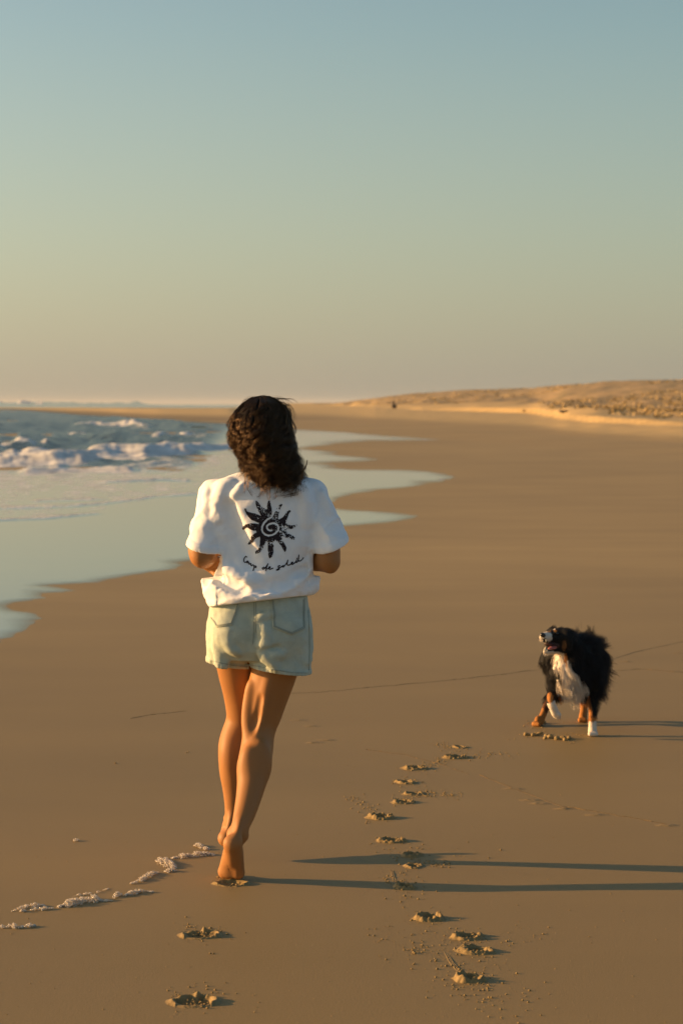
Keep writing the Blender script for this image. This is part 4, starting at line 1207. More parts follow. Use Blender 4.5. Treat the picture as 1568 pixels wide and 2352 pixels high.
def dog_paint(V, jit=0.0):
    n = (fbm(V[:, 0] * 70, V[:, 1] * 70, V[:, 2] * 35, seed=133, octaves=3) - .5) * .9
    col = np.tile(np.array(BLACK), (len(V), 1))
    def blob(c, r, k, w=1.0):
        col[ell(V, c, r) + n * w < 1] = k
    blob(DP(495, 530, 10.36), (.046, .085, .050), WHITE); blob(DP(535, 615, 10.37), (.042, .10, .065), WHITE)
    blob(DP(590, 680, 10.40), (.048, .10, .045), WHITE); blob(DP(625, 760, 10.42), (.060, .10, .045), WHITE); blob(DP(560, 740, 10.38), (.050, .09, .028), WHITE)
    blob(DP(690, 745, 10.40), (.034, .08, .028), WHITE)
    blob(DP(452, 648, 10.36), (.040, .07, .027), BLACK, .5)
    blob(DP(405, 480, 10.36), (.012, .05, .018), TAN, .4); blob(DP(560, 500, 10.36), (.010, .05, .024), TAN, .4)
    blob(DP(398, 303, 10.30), (.027, .06, .016), WHITE, .4); blob(DP(420, 328, 10.30), (.016, .05, .018), WHITE, .4); blob(DP(350, 332, 10.30), (.009, .03, .022), WHITE, .3)
    blob(DP(384, 452, 10.31), (.018, .05, .0095), WHITE, .3); blob(DP(430, 460, 10.31), (.035, .05, .012), WHITE, .4)
    blob(DP(463, 246, 10.36), (.0055, .05, .010), WHITE, .2)
    blob(DP(415, 265, 10.345), (.0075, .05, .0085), TAN, .2); blob(DP(468, 268, 10.335), (.0085, .03, .008), TAN, .2)
    blob(DP(545, 390, 10.34), (.011, .045, .028), (.10, .055, .028), .6)
    blob(DP(470, 408, 10.33), (.026, .04, .013), LIP, .3)
    z = V[:, 2]
    # legs
    fl = ell(V, DP(790, 1090, 10.435), (.05, .08, .055)) < 1
    col[fl & (z < .075 + n * .02)] = WHITE
    col[fl & (z >= .070 + n * .02) & (z < .095)] = TAN
    blob(DP(755, 930, 10.45), (.014, .05, .060), TAN, .4)
    blob(DP(465, 950, 10.36), (.05, .07, .050), WHITE, .3); blob(DP(425, 840, 10.36), (.014, .05, .026), TAN, .3); blob(DP(478, 795, 10.44), (.032, .05, .016), DARKTAN, .4)
    rr = (V[:, 1] > 10.66) & (z < .118 + n * .02)
    col[rr] = TAN
    blob(DP(395, 960, 10.86), (.03, .07, .08), DARKTAN, .8)
    blob(DP(740, 1000, 10.95), (.014, .07, .05), BLACK, .4)
    return col
fur_skin = Mat('dog_coat')
m = fur_skin
m.to(m.attr('coat').outputs['Color'], 'Base Color'); m.set(Roughness=.75, Specular_IOR_Level=.12)
dogbody = mesh_obj('body', DV, DQ, fur_skin.m, dog, attrs={'coat': dog_paint(DV)})
# coat: strands rooted on the body
tri = np.concatenate([DQ[:, [0, 1, 2]], DQ[:, [0, 2, 3]]])
ta = np.cross(DV[tri[:, 1]] - DV[tri[:, 0]], DV[tri[:, 2]] - DV[tri[:, 0]])
tarea = np.linalg.norm(ta, axis=1)
drng = np.random.default_rng(5)
NS = 42000
pick = drng.choice(len(tri), NS, p=tarea / tarea.sum())
w1, w2 = drng.random(NS), drng.random(NS)
fl_ = w1 + w2 > 1; w1[fl_] = 1 - w1[fl_]; w2[fl_] = 1 - w2[fl_]
T3 = DV[tri[pick]]
root = T3[:, 0] + w1[:, None] * (T3[:, 1] - T3[:, 0]) + w2[:, None] * (T3[:, 2] - T3[:, 0])
nrm = ta[pick] / (tarea[pick][:, None] + 1e-12)
hc_ = DP(470, 350, 10.34)
dh = np.linalg.norm((root - hc_) * np.array([1, .8, 1]), axis=1)
z = root[:, 2]
L = np.full(NS, .040)
L *= np.where(z < .20, np.interp(z, [.02, .08, .20], [.12, .35, 1.0]), 1)
L *= np.interp(dh, [.07, .14], [.18, 1.0])
L *= np.where((ell(root, DP(462, 910, 10.365), (.045, .05, .090)) < 1), .22, 1)
L *= np.where((ell(root, DP(390, 930, 10.82), (.05, .10, .11)) < 1), .45, 1)
L *= drng.uniform(.6, 1.25, NS)
L[root[:, 0] > DP(850, 0, 10.5)[0]] *= 1.25
flow = np.array([.35, .35, -.75]) + 0 * root
front = root[:, 1] < 10.45
flow[front] = np.array([.15, -.05, -1.0])
top = nrm[:, 2] > .55
flow[top] = np.array([.55, .55, .10])
clump = np.stack([fbm(root[:, 0] * 45, root[:, 1] * 45, root[:, 2] * 25, seed=140 + i, octaves=2) - .5 for i in range(3)], 1)
tt = np.linspace(0, 1, 6)
coatc = dog_paint(root)
kinds = {'black_fur': [], 'white_fur': [], 'tan_fur': []}
rads = {k: [] for k in kinds}
for i in range(NS):
    d0 = nrm[i] * .48 + flow[i] * .60 + clump[i] * 1.0
    d1 = flow[i] + nrm[i] * .10 + clump[i] * 1.5
    d0 /= np.linalg.norm(d0); d1 /= np.linalg.norm(d1)
    pts = root[i] - nrm[i] * .002 + L[i] * (tt[:, None] * d0 * .55 + (tt ** 2)[:, None] * d1 * .6)
    pts[:, 2] = np.maximum(pts[:, 2], .002)
    c = coatc[i]
    k = 'white_fur' if c[0] > .45 and c[1] > .4 else ('tan_fur' if c[0] > .08 and c[1] < .16 else 'black_fur')
    if tuple(np.round(c, 3)) == PINK: continue
    kinds[k].append(pts); rads[k].append(.00042 * drng.uniform(.7, 1.3))
# wisps blown back from the flank and the upper legs
for zx, zy, Y, n_, dx, dz in ((925, 600, 10.58, 60, .045, -.018), (905, 690, 10.56, 50, .040, -.012), (850, 760, 10.52, 50, .048, -.004), (838, 820, 10.50, 40, .045, -.012), (800, 300, 10.6, 60, .004, .035), (745, 275, 10.6, 40, -.004, .030),
                              (640, 268, 10.52, 40, -.002, .018), (930, 500, 10.6, 40, .022, -.01)):
    for q in range(n_):
        c = DP(zx + drng.normal(0, 16), zy + drng.normal(0, 16), Y + drng.normal(0, .02))
        e = np.array([dx, drng.normal(0, .01), dz]) * drng.uniform(.5, 1.2) + drng.normal(0, .006, 3)
        kinds['black_fur'].append(c - np.array([.012 * np.sign(dx), 0, 0]) + tt[:, None] * e + (tt ** 2)[:, None] * np.array([0, 0, -.008])); rads['black_fur'].append(.0005)
for q in range(260):                                   # long hair under the belly and behind the breast
    c = DP(650 + drng.normal(0, 22), 800 + drng.normal(0, 22), 10.44 + drng.normal(0, .03))
    kinds['white_fur'].append(c + tt[:, None] * np.array([.004 + drng.normal(0, .006), .01, -drng.uniform(.03, .075)])); rads['white_fur'].append(.0006)
for k, rgb in (('black_fur', (.012, .011, .012)), ('white_fur', (.62, .55, .46)), ('tan_fur', (.36, .15, .042))):
    fm = Mat(k); fm.set(Base_Color=(*rgb, 1), Roughness=.55, Specular_IOR_Level=.18 if k == 'black_fur' else .2)
    curves_obj(k, kinds[k], rads[k], fm.m, dog, tip=.3)
def blobmesh(name, parts, mat, parent, h=.0025):
    P_ = np.array([c for c, r in parts]); R_ = max(np.max(r) for c, r in parts)
    f = Field(P_.min(0) - R_ - .004, P_.max(0) + R_ + .004, h)
    for c, r in parts: f.ball(c, r, .006)
    return mesh_obj(name, *f.mesh(1), mat, parent)
nose_m = Mat('dog_nose'); nose_m.set(Base_Color=(.010, .010, .011, 1), Roughness=.3)
blobmesh('nose', [(DP(362, 300, 10.292), (.0135, .011, .0105)), (DP(368, 306, 10.295), (.011, .010, .009))], nose_m.m, dog)
tong = Mat('tongue'); tong.set(Base_Color=(.40, .13, .12, 1), Roughness=.35, Subsurface_Weight=.1)
blobmesh('tongue', [(DP(438, 412, 10.322), (.013, .011, .008)), (DP(460, 408, 10.335), (.014, .012, .008)), (DP(420, 418, 10.314), (.008, .008, .005))], tong.m, dog)
mouthm = Mat('mouth'); mouthm.set(Base_Color=(.030, .010, .009, 1), Roughness=.6)
blobmesh('mouth', [(DP(470, 385, 10.352), (.030, .018, .020)), (DP(420, 375, 10.338), (.026, .016, .014))], mouthm.m, dog)
toothm = Mat('tooth'); toothm.set(Base_Color=(.70, .62, .46, 1), Roughness=.35)
for zx, zy, Y, h_ in ((386, 420, 10.304, .016), (377, 426, 10.30, .009), (400, 426, 10.306, .008), (390, 352, 10.298, .009)):
    c = DP(zx, zy, Y); f = Field(c - .02, c + .02, .0016); up = 1 if zy > 390 else -1
    f.cone(c - np.array([0, 0, up * .004]), c + np.array([0, 0, up * h_ * .6]), .0042, .0014)
    mesh_obj('tooth', *f.mesh(1), toothm.m, dog)
eyem = Mat('dog_eye'); eyem.set(Base_Color=(.016, .010, .006, 1), Roughness=.08)
for zx, zy, Y in ((452, 287, 10.337), (489, 291, 10.338)):
    blobmesh('eye', [(DP(zx, zy, Y), (.0085, .0085, .0075))], eyem.m, dog)
# ------------------------------------------------------------------ prints pressed into the sand, their clods and crumbs
mrng = np.random.default_rng(21)
def Z1(u, v): return G(u, v)
def Q8(zx, zy): return (803.8 + zx * .32957, 1665 + zy * .32957)        # centre of a print, read off an enlargement
crumbs = []                                                             # (x, y, size)
def relief(name, u, v, hw, hd_, fn, label, cat, group, res=.0022, parent=None):
    """a low mound on the beach; fn(x, y) in metres about its centre gives the height"""
    c = G(u, v)
    xs = np.arange(-hw, hw + res, res); yy = np.arange(-hd_, hd_ + res, res)
    X_, Y_ = np.meshgrid(xs, yy, indexing='ij')
    Zr = fn(X_, Y_); rim_ = Zr.copy()
    e = np.maximum(np.abs(X_) / hw, np.abs(Y_) / hd_)
    Zr = np.where(e > .9, Zr * (1 - (e - .9) / .1), Zr) - .0012
    Zr = Zr + pit_depth(X_ + c[0], Y_ + c[1])
    V_ = np.stack([X_ + c[0], Y_ + c[1], Zr], -1).reshape(-1, 3)
    fc = grid_faces(*X_.shape)[:, ::-1]
    keep_ = (rim_.ravel()[fc] > .0010).any(1)
    fc = fc[keep_]
    used = np.unique(fc); mp_ = np.full(len(V_), -1); mp_[used] = np.arange(len(used))
    o = mesh_obj(name, V_[used] - np.array([c[0], c[1], 0]), mp_[fc], SAND, parent)
    o.location = (c[0], c[1], 0)
    return tag(o, label, cat, group)
def clods(x, y, seed, f=75):
    n = fbm(x * f, y * f, seed=seed, octaves=3)
    return smooth01(.48, .72, n)
def paw_relief(a, b, hgt, seed, lump=1.0, skew=0.0):
    def fn(x, y):
        wx = (fbm(x * 30, y * 30, seed=seed, octaves=3) - .5) * .022
        wy = (fbm(x * 30, y * 30, seed=seed + 3, octaves=3) - .5) * .016
        q = np.hypot((x + wx + skew * y) / a, (y + wy) / b)
        ang = np.arctan2(y / b, x / a)
        rim = np.exp(-((q - .95) / .26) ** 2)
        left = .55 + .32 * smooth01(.3, -1, np.cos(ang))
        z = rim * hgt * left * (.55 + .9 * fbm(x * 55, y * 55, seed=seed + 5, octaves=3))
        z += hgt * .75 * lump * clods(x, y, seed + 7) * np.exp(-(np.hypot((x - a * .45) / (a * .8), y / b)) ** 2)
        z += hgt * .5 * lump * clods(x, y, seed + 9, 110) * np.exp(-(q / 1.3) ** 4)
        z += hgt * .10 * np.exp(-(np.hypot((x + a * 1.1) / (a * .75), y / (b * 1.0))) ** 2)
        return z - .002 * smooth01(1.3, 1.7, q)
    return fn
def spray(u, v, n, su, sv, du=0, dv=0, lo=.0012, hi=.0038):
    for _ in range(int(n * .55 + .5)):
        t = mrng.random()
        c = G(u + du * t + mrng.normal(0, su), v + dv * t + mrng.normal(0, sv))
        crumbs.append((c[0], c[1], lo + (hi - lo) * mrng.random() ** 2.2))
GP = 'paw prints of the dog across the wet sand'
PAWLAB = [((840, 1775), 175, .017, 'deepest paw print, nearest the camera, at the foot of the curved claw scratches'),
        ((880, 1575), 215, .012, 'wide ragged paw print with a tail of clods to its right, above the deepest print'),
        ((820, 1480), 185, .012, 'smooth rimmed paw print just behind the wide ragged one'),
        ((550, 1350), 165, .014, 'clumpy paw print alone left of the claw scratches'),
        ((375, 1130), 125, .012, 'paw print crossed by the lower of the two long leg shadows'),
        ((440, 985), 105, .008, 'faint paw print lying inside the upper long leg shadow'),
        ((432, 908), 130, .010, 'paw print with crumbs just beyond the upper leg shadow'),
        ((292, 810), 165, .011, 'long low paw print halfway along the trail, bent to the left'),
        ((212, 648), 155, .016, 'tall clumpy paw print with sand flung up to its left'),
        ((370, 540), 130, .010, 'flat paw print, lower one of a close pair'),
        ((442, 482), 125, .010, 'paw print of the close pair with crumbs sprayed to its right'),
        ((385, 403), 115, .011, 'small paw print at the bend of the trail'),
        ((452, 305), 150, .013, 'ragged paw print with clods trailing up towards the dog'),
        ((738, 228), 150, .013, 'double rimmed paw print at the far end of the trail'),
        ((765, 156), 90, .008, 'small faint paw print beyond the double rimmed one')]
for i, ((zx, zy), wd, hg, lab) in enumerate(PAWLAB):
    u, v = Q8(zx, zy)
    Y = H * F / (v - VH); a = wd * .32957 * Y / F / 2
    o = relief('paw_print', u, v, a * 2.4, .085, paw_relief(a, .030 + .1 * a, hg, 200 + i * 13, skew=mrng.uniform(-.3, .3)), lab, 'paw print', GP)
    spray(u, v, int(30 + wd * .16), 24, 8)
    if i in (0, 4):                                  # claw scratches leading into the print
        lines = ([((655, 1580), (690, 1650), (735, 1705), (785, 1735)), ((672, 1590), (705, 1655), (750, 1705), (790, 1728)), ((686, 1602), (716, 1655), (760, 1700), (795, 1724))] if i == 0 else
                 [((290, 1015), (292, 1050), (305, 1085)), ((300, 1018), (305, 1052), (322, 1088))])
        for ln in lines:
            pts = [G(*Q8(*p)) for p in ln]
            V_, F_ = [], []
            dn = []
            for p, q in zip(pts[:-1], pts[1:]):
                for t in np.linspace(0, 1, 10, endpoint=False): dn.append(p + (q - p) * t)
            for k, p in enumerate(dn):
                t = dn[min(k + 1, len(dn) - 1)] - dn[max(k - 1, 0)]; t /= np.linalg.norm(t) + 1e-9
                s_ = np.array([-t[1], t[0], 0]); h_ = .0016 * math.sin(math.pi * (k + .6) / len(dn)) ** .6 * mrng.uniform(.7, 1.2)
                for w_, z_ in ((-.0034, -.001), (-.0010, h_), (.0010, h_ * .9), (.0034, -.001)): V_.append(p + s_ * w_ + np.array([0, 0, z_]))
            for k in range(len(dn) - 1):
                for j in range(3): F_.append((k * 4 + j, k * 4 + j + 1, k * 4 + j + 5, k * 4 + j + 4))
            mesh_obj('claw_scratch', V_, np.array(F_), SAND, None)
            ob = COL.objects[-1]; bpy.context.view_layer.update(); ob.parent = o; ob.matrix_parent_inverse = Matrix.Translation(-o.location)
# clods kicked up right under and in front of the dog
def clump_heap(u, v, n, su, sv, r, seed):
    rg = np.random.default_rng(seed); f = None; pts = []
    for _ in range(n):
        c = G(u + rg.normal(0, su), v + rg.normal(0, sv)); q = r * rg.uniform(.5, 1.25)
        pts.append((c + np.array([0, 0, q * .45]), q))
    P_ = np.array([c for c, q in pts])
    f = Field(P_.min(0) - r * 2.2, P_.max(0) + r * 2.2, .003)
    for c, q in pts: f.ball(c, (q, q * 1.1, q * .85), .004)
    f.offset(lambda x, y, z: (fbm(x * 140, y * 140, z * 140, seed=seed, octaves=2) - .5) * .006)
    f.plane((0, 0, -.003), (0, 0, -1), .002)
    return f.mesh(1)
for u, v, n, su, sv, r, lab in ((1226, 1689, 12, 10, 1.6, .012, 'clods of kicked sand left of the lifted paw, before the dog'), (1281, 1696, 14, 15, 2.0, .012, 'row of sand clods below the dog chest, right of the other clods'),
                                (1231, 1664, 10, 9, 1.8, .011, 'clods of sand heaped over the stretched hind paw')):
    V_, Q_ = clump_heap(u, v, n, su, sv, r, int(u))
    c = G(u, v)
    o = mesh_obj('sand_clods', V_ - c, Q_, SAND); o.location = c
    tag(o, lab, 'sand clods', 'clods of sand kicked up by the dog')
    spray(u, v, 40, 30, 5)
spray(1330, 1690, 60, 40, 5); spray(1360, 1690, 26, 12, 2)
# bare footprints of the jogger: forefoot pit with toe marks, and the dragged heel
def foot_relief(seed, a=.050, b=.046, hgt=.012, toes=True, drag=(-.03, -.115), fill=1.0):
    def fn(x, y):
        w = (fbm(x * 26, y * 26, seed=seed, octaves=3) - .5) * .016
        q = np.hypot((x + w) / a, (y + w * .6) / b)
        rim = np.exp(-((q - 1.0) / .17) ** 2) * (.55 + .8 * fbm(x * 40, y * 40, seed=seed + 1, octaves=3))
        z = rim * hgt * .72 * (1 - .6 * smooth01(-.2, -1, y / b) * (np.abs(x) < a * .8))
        z += hgt * .10 * np.exp(-(np.hypot((x + a * 1.35) / (a * 1.0), (y - .005) / (b * .9))) ** 2)      # soft apron on the sunny side
        if toes:
            for k in range(4):
                an = math.radians(138 - k * 28)
                z += hgt * (.2, .15, 1.0, .25)[k] * np.exp(-(np.hypot(x - a * .86 * math.cos(an), y - b * .92 * math.sin(an)) / .0085) ** 2)
        z += fill * hgt * .8 * clods(x, y, seed + 4, 48) * np.exp(-(np.hypot((x - a * .25) / (a * .6), (y + .008) / (b * .55))) ** 2)
        # drag of the heel
        dx, dy = drag
        t = np.clip((x * dx + (y + b) * dy) / (dx * dx + dy * dy), 0, 1)
        dd = np.hypot(x - dx * t, y + b - dy * t)
        wd = .022 * (1 - .45 * t)
        z += .0016 * np.exp(-((dd - wd) / .006) ** 2) * smooth01(-b * .3, -b * .9, y) * (.2 + fbm(x * 60, y * 60, seed=seed + 8)) + .0030 * smooth01(wd, wd * .5, dd) * (fbm(x * 200, y * 200, seed=seed + 6, octaves=2) - .25) * smooth01(-b * .5, -b, y)
        return z - .002 * smooth01(1.25, 1.6, q) * (dd > wd * 1.4)
    return fn
GF = 'bare footprints of the jogger'
relief('footprint', 447, 2301, .135, .175, foot_relief(301, .057, .051, .013, drag=(-.045, -.085)), 'nearest bare footprint at the bottom edge, toe pits and a heel drag to lower left', 'footprint', GF, .002)
relief('footprint', 461, 2148, .130, .160, foot_relief(311, .056, .045, .012, drag=(-.010, -.07)), 'bare footprint with a row of toe pits between the nearest print and the running foot', 'footprint', GF, .002)
relief('footprint', 531, 2030, .115, .14, foot_relief(321, .052, .040, .012, False, drag=(.004, -.06), fill=.5), 'fresh footprint rimmed with crumbled sand under the pushing foot', 'footprint', GF, .002)
spray(461, 2140, 90, 36, 12); spray(490, 2140, 40, 14, 5); spray(447, 2290, 90, 42, 16); spray(446, 2308, 50, 14, 5); spray(548, 2032, 40, 10, 3); spray(505, 2020, 24, 18, 6)
# crumbs flung about the paw trail
for (zx, zy, n, su, sv, dx, dy) in ((150, 600, 130, 16, 6, -45, -35), (480, 480, 170, 10, 5, 90, 4), (520, 290, 150, 10, 5, 50, -20), (820, 228, 110, 14, 4, 110, -12), (560, 130, 90, 12, 5, 60, 12),
                                    (560, 960, 110, 16, 5, 30, 8), (300, 1080, 90, 22, 10, 0, 0), (500, 1560, 160, 45, 22, 0, 0), (820, 1690, 130, 42, 22, 0, 0), (1180, 1470, 60, 55, 16, 0, 0),
                                    (900, 1870, 110, 50, 22, 0, 0), (430, 1230, 60, 32, 14, 0, 0), (300, 860, 50, 40, 10, 0, 0), (800, 900, 40, 50, 12, 0, 0), (1100, 1900, 50, 70, 30, 0, 0), (250, 1450, 50, 30, 16, 0, 0)):
    u, v = Q8(zx, zy); spray(u, v, n, su, sv, dx, dy)
for _ in range(420):                                     # lone grains over the whole foreground
    spray(mrng.uniform(0, 1568), mrng.uniform(1720, 2352), 1, 0, 0, lo=.0008, hi=.0022)
for u, v in ((485, 2191), (430, 1730), (265, 1753), (955, 2189)): spray(u, v, 3, 3, 1, lo=.003, hi=.005)
ico = bpy.data.meshes.new('tmp'); import bmesh
bm = bmesh.new(); bmesh.ops.create_icosphere(bm, subdivisions=1, radius=1); bm.verts.ensure_lookup_table()
IV = np.array([v.co[:] for v in bm.verts]); IF = np.array([[v.index for v in f.verts] for f in bm.faces]); bm.free()
bm = bmesh.new(); bmesh.ops.create_icosphere(bm, subdivisions=2, radius=1); bm.verts.ensure_lookup_table()
IV2 = np.array([v.co[:] for v in bm.verts]); IF2 = np.array([[v.index for v in f.verts] for f in bm.faces]); bm.free()
bpy.data.meshes.remove(ico)
CV, CF = [], []
for k, (x, y, r) in enumerate(crumbs):
    V_ = IV * (r * np.array([1.15, 1.15, .8])) * (1 + mrng.normal(0, .16, (len(IV), 1)))
    CV.append(V_ + np.array([x, y, r * .45])); CF.append(IF + k * len(IV))
grains = mesh_obj('sand_crumbs', np.concatenate(CV), np.concatenate(CF), SAND, smooth=True)
tag(grains, kind='stuff')
# older, half washed-out tracks
def dent(s_, hg):
    return lambda x, y: .0011 + hg * np.exp(-(np.hypot((x + .004) / .034, y / .020)) ** 2) * (.25 + 1.1 * fbm(x * 50, y * 50, seed=s_)) - .0012 * smooth01(.5, 1, np.maximum(np.abs(x) / .07, np.abs(y) / .045))
for k, (u, v, lab) in enumerate(((1219, 1838, 'faint track dent at the upper left end of the washed out line below the dog'), (1240, 1846, 'second faint dent of the washed out line below the dog'),
                                 (1296, 1858, 'faint dent midway along the washed out line below the dog'), (1372, 1872, 'longer faint dent on the washed out line, towards the right edge'),
                                 (1532, 1896, 'last faint dent of the washed out line, at the right edge of the photo'), (1560, 1500, 'faint dent at the right edge, higher than the dog back'),
                                 (1548, 1543, 'dark faint dent at the right edge, level with the dog flank'), (1440, 1520, 'faint dent just right of the dog flank fur'),
                                 (688, 1654, 'faint dent nearest the knees of the jogger'), (718, 1668, 'faint dent a step right of the jogger knees'),
                                 (752, 1700, 'faint dent between the jogger calves and the paw trail, farthest right'), (724, 1706, 'faint dent lowest beside the jogger calves'),
                                 (1180, 1812, 'faint lone dent under the kicked clods'))):
    relief('faint_track', u, v, .075, .05, dent(400 + k, .0045), lab, 'faint track', 'old faint tracks washed flat')
# thin lines the last waves left
shadem = Mat('shade_line'); shadem.set(Base_Color=(.165, .113, .050, 1), Roughness=.8, Specular_IOR_Level=.1)  # shade of tiny steps in the sand, put into a darker colour
palem = Mat('pale_line'); palem.set(Base_Color=(.36, .25, .13, 1), Roughness=.8, Specular_IOR_Level=.1)
def swash_line(pts, w, mat, seed):
    dn = []
    for p, q in zip(pts[:-1], pts[1:]):
        k = max(2, int(abs(q[0] - p[0]) / 4) + int(abs(q[1] - p[1]) / 2))
        for t in np.linspace(0, 1, k, endpoint=False): dn.append((p[0] + (q[0] - p[0]) * t, p[1] + (q[1] - p[1]) * t))
    V_, F_ = [], []
    for k, (u, v) in enumerate(dn):
        v += 3 * (fbm(u * .05, 0, seed=seed) - .5)
        gap = smooth01(.42, .60, fbm(u * .045, 3, seed=seed + 1)) * min(1, k / 8, (len(dn) - k) / 8)
        c = G(u, v); hw = w * gap + .0005
        for o_, z_ in ((-hw, -.0015), (-hw * .5, .0009), (hw * .5, .0009), (hw, -.0015)): V_.append(c + np.array([0, o_, z_ * (1 if gap > .05 else -1)]))
    for k in range(len(dn) - 1):
        for j in range(3): F_.append((k * 4 + j, k * 4 + j + 1, k * 4 + j + 5, k * 4 + j + 4))
    return tag(mesh_obj('swash_mark', V_, np.array(F_)[:, ::-1], mat), kind='structure')
swash_line([(640, 1594), (760, 1588), (900, 1574), (1060, 1560), (1240, 1538)], .006, shadem.m, 501)
swash_line([(1395, 1518), (1450, 1500), (1510, 1486), (1575, 1472)], .007, shadem.m, 503)
swash_line([(1400, 1540), (1480, 1537), (1575, 1545)], .006, shadem.m, 505)
swash_line([(840, 1722), (930, 1734), (1020, 1758), (1080, 1780)], .008, shadem.m, 507)
swash_line([(300, 1650), (360, 1640), (430, 1632)], .008, shadem.m, 509)
swash_line([(1100, 1780), (1190, 1815), (1290, 1852), (1400, 1870), (1540, 1895)], .007, shadem.m, 511)
swash_line([(1372, 1022), (1340, 1028), (1316, 1036), (1312, 1044), (1330, 1050), (1370, 1055), (1410, 1058)], .18, palem.m, 513)
# ------------------------------------------------------------------ sea foam stranded on the sand
foam_m = Mat('foam_bubbles')
m = foam_m
lw = m.node('ShaderNodeLayerWeight'); lw.inputs[0].default_value = .35
m.set(Base_Color=(.70, .63, .52, 1), Roughness=.12, Specular_IOR_Level=.6)
m.to(m.math('MULTIPLY_ADD', lw.outputs['Facing'], .60, .28, clamp=True), 'Alpha')
def A5(zx, zy): return (zx * .18309, 1923.4 + zy * .18309)
def A6(zx, zy): return (287.1 + zx * .18309, 1923.4 + zy * .18309)
GB = 'strips of foam stranded on the sand'
strips = [([A5(150, 932), A5(250, 900), A5(380, 866), A5(570, 862)], 2.6, 150, .0042, .010, 'thin bubbly foam strip at the left end of the line, tapering to a point'),
          ([A5(260, 936), A5(330, 930)], 1.6, 40, .0042, .008, None), ([A5(400, 918), A5(450, 915), A5(520, 908), A5(600, 900), A5(670, 898)], 1.8, 70, .0050, .010, None),
          ([A5(740, 880), A5(850, 850), A5(1000, 822), A5(1160, 785), A5(1290, 802)], 5.0, 430, .0052, .020, 'thickest foam heap, a long white loaf casting a shadow to the right'),
          ([A5(1290, 804), A5(1390, 800)], 1.2, 24, .004, .006, None),
          ([A5(920, 745), A5(1000, 726), A5(1180, 708), A5(1290, 672), A5(1370, 645)], 1.4, 60, .0038, .006, 'very thin string of bubbles behind the thickest foam heap'),
          ([A6(0, 735), A6(90, 712), A6(180, 690), A6(270, 684), A6(350, 692)], 2.4, 130, .0055, .012, 'short low foam strip with a dark gap, right of the thickest heap'),
          ([A5(1430, 770), A5(1460, 740), A5(1530, 722)], 2.0, 40, .0060, .012, None),
          ([A6(70, 588), A6(170, 565), A6(250, 520), A6(320, 478), A6(430, 445)], 4.0, 230, .0052, .014, 'slanting foam clump that climbs to the right below the broad patch'),
          ([A6(400, 300), A6(480, 310), A6(560, 340), A6(640, 390)], 8.0, 330, .0052, .014, 'broad grainy foam patch in the middle of the line'),
          ([A6(500, 436), A6(640, 420)], 2.2, 70, .0052, .012, None),
          ([A6(600, 270), A6(720, 250), A6(850, 232), A6(1000, 216), A6(1120, 228)], 2.8, 240, .0055, .014, 'long foam ridge ending beside the running foot'),
          ([A6(870, 112), A6(930, 110), A6(1000, 150), A6(1055, 152)], 2.8, 110, .0055, .012, 'short foam hook behind the lifted heel, farthest up the line'),
          ([A5(-40, 1132), A5(60, 1138), A5(145, 1130), A5(240, 1142), A5(350, 1122), A5(445, 1116)], 2.4, 130, .0058, .013, 'separate beads of foam at the left edge, nearest the camera'),
          ([A5(925, 46), A5(990, 42)], 1.2, 14, .0050, .008, 'tiny lone foam fleck on bare sand at the left')]
frng = np.random.default_rng(31)
cur = None; batches = []
for pts, hw, n, r0, hgt, lab in strips:
    if lab: batches.append([lab, []])
    batches[-1][1].append((pts, hw, n, r0, hgt))
for lab, parts in batches:
    VV_, FF_, cnt = [], [], 0
    for pts, hw, n, r0, hgt in parts:
        p = np.array(pts); L_ = np.r_[0, np.cumsum(np.hypot(*np.diff(p, axis=0).T))]
        r0 *= .64; hgt *= .75; hw *= 1.2
        for _ in range(int(n * 2.6)):
            s_ = frng.uniform(0, L_[-1]); u = np.interp(s_, L_, p[:, 0]); v = np.interp(s_, L_, p[:, 1])
            dens = fbm(u * .16, v * .1, seed=int(p[0, 0]) % 97, octaves=2)
            if dens < .40 and frng.random() < .75: continue
            env = min(1, 4 * s_ / L_[-1] + .15, 4 * (1 - s_ / L_[-1]) + .15) * (.4 + 1.1 * dens)
            e = np.clip(frng.normal(0, .5), -1, 1)
            c = G(u + frng.normal(0, 1.5), v + e * hw * env)
            r = r0 * frng.uniform(.35, 1.0) ** 1.3
            z_ = r * .6 + hgt * env * (1 - e * e) * frng.random()
            big = r > r0 * .6
            a_, b_ = (IV2, IF2) if big else (IV, IF)
            VV_.append(a_ * r * np.array([1.1, 1.1, .9]) + c + np.array([0, 0, z_])); FF_.append(b_ + cnt); cnt += len(a_)
    V_ = np.concatenate(VV_); o_ = np.array([V_[:, 0].mean(), V_[:, 1].mean(), 0])
    o = mesh_obj('foam_strip', V_ - o_, np.concatenate(FF_), foam_m.m); o.location = o_
    tag(o, lab, 'sea foam', GB)
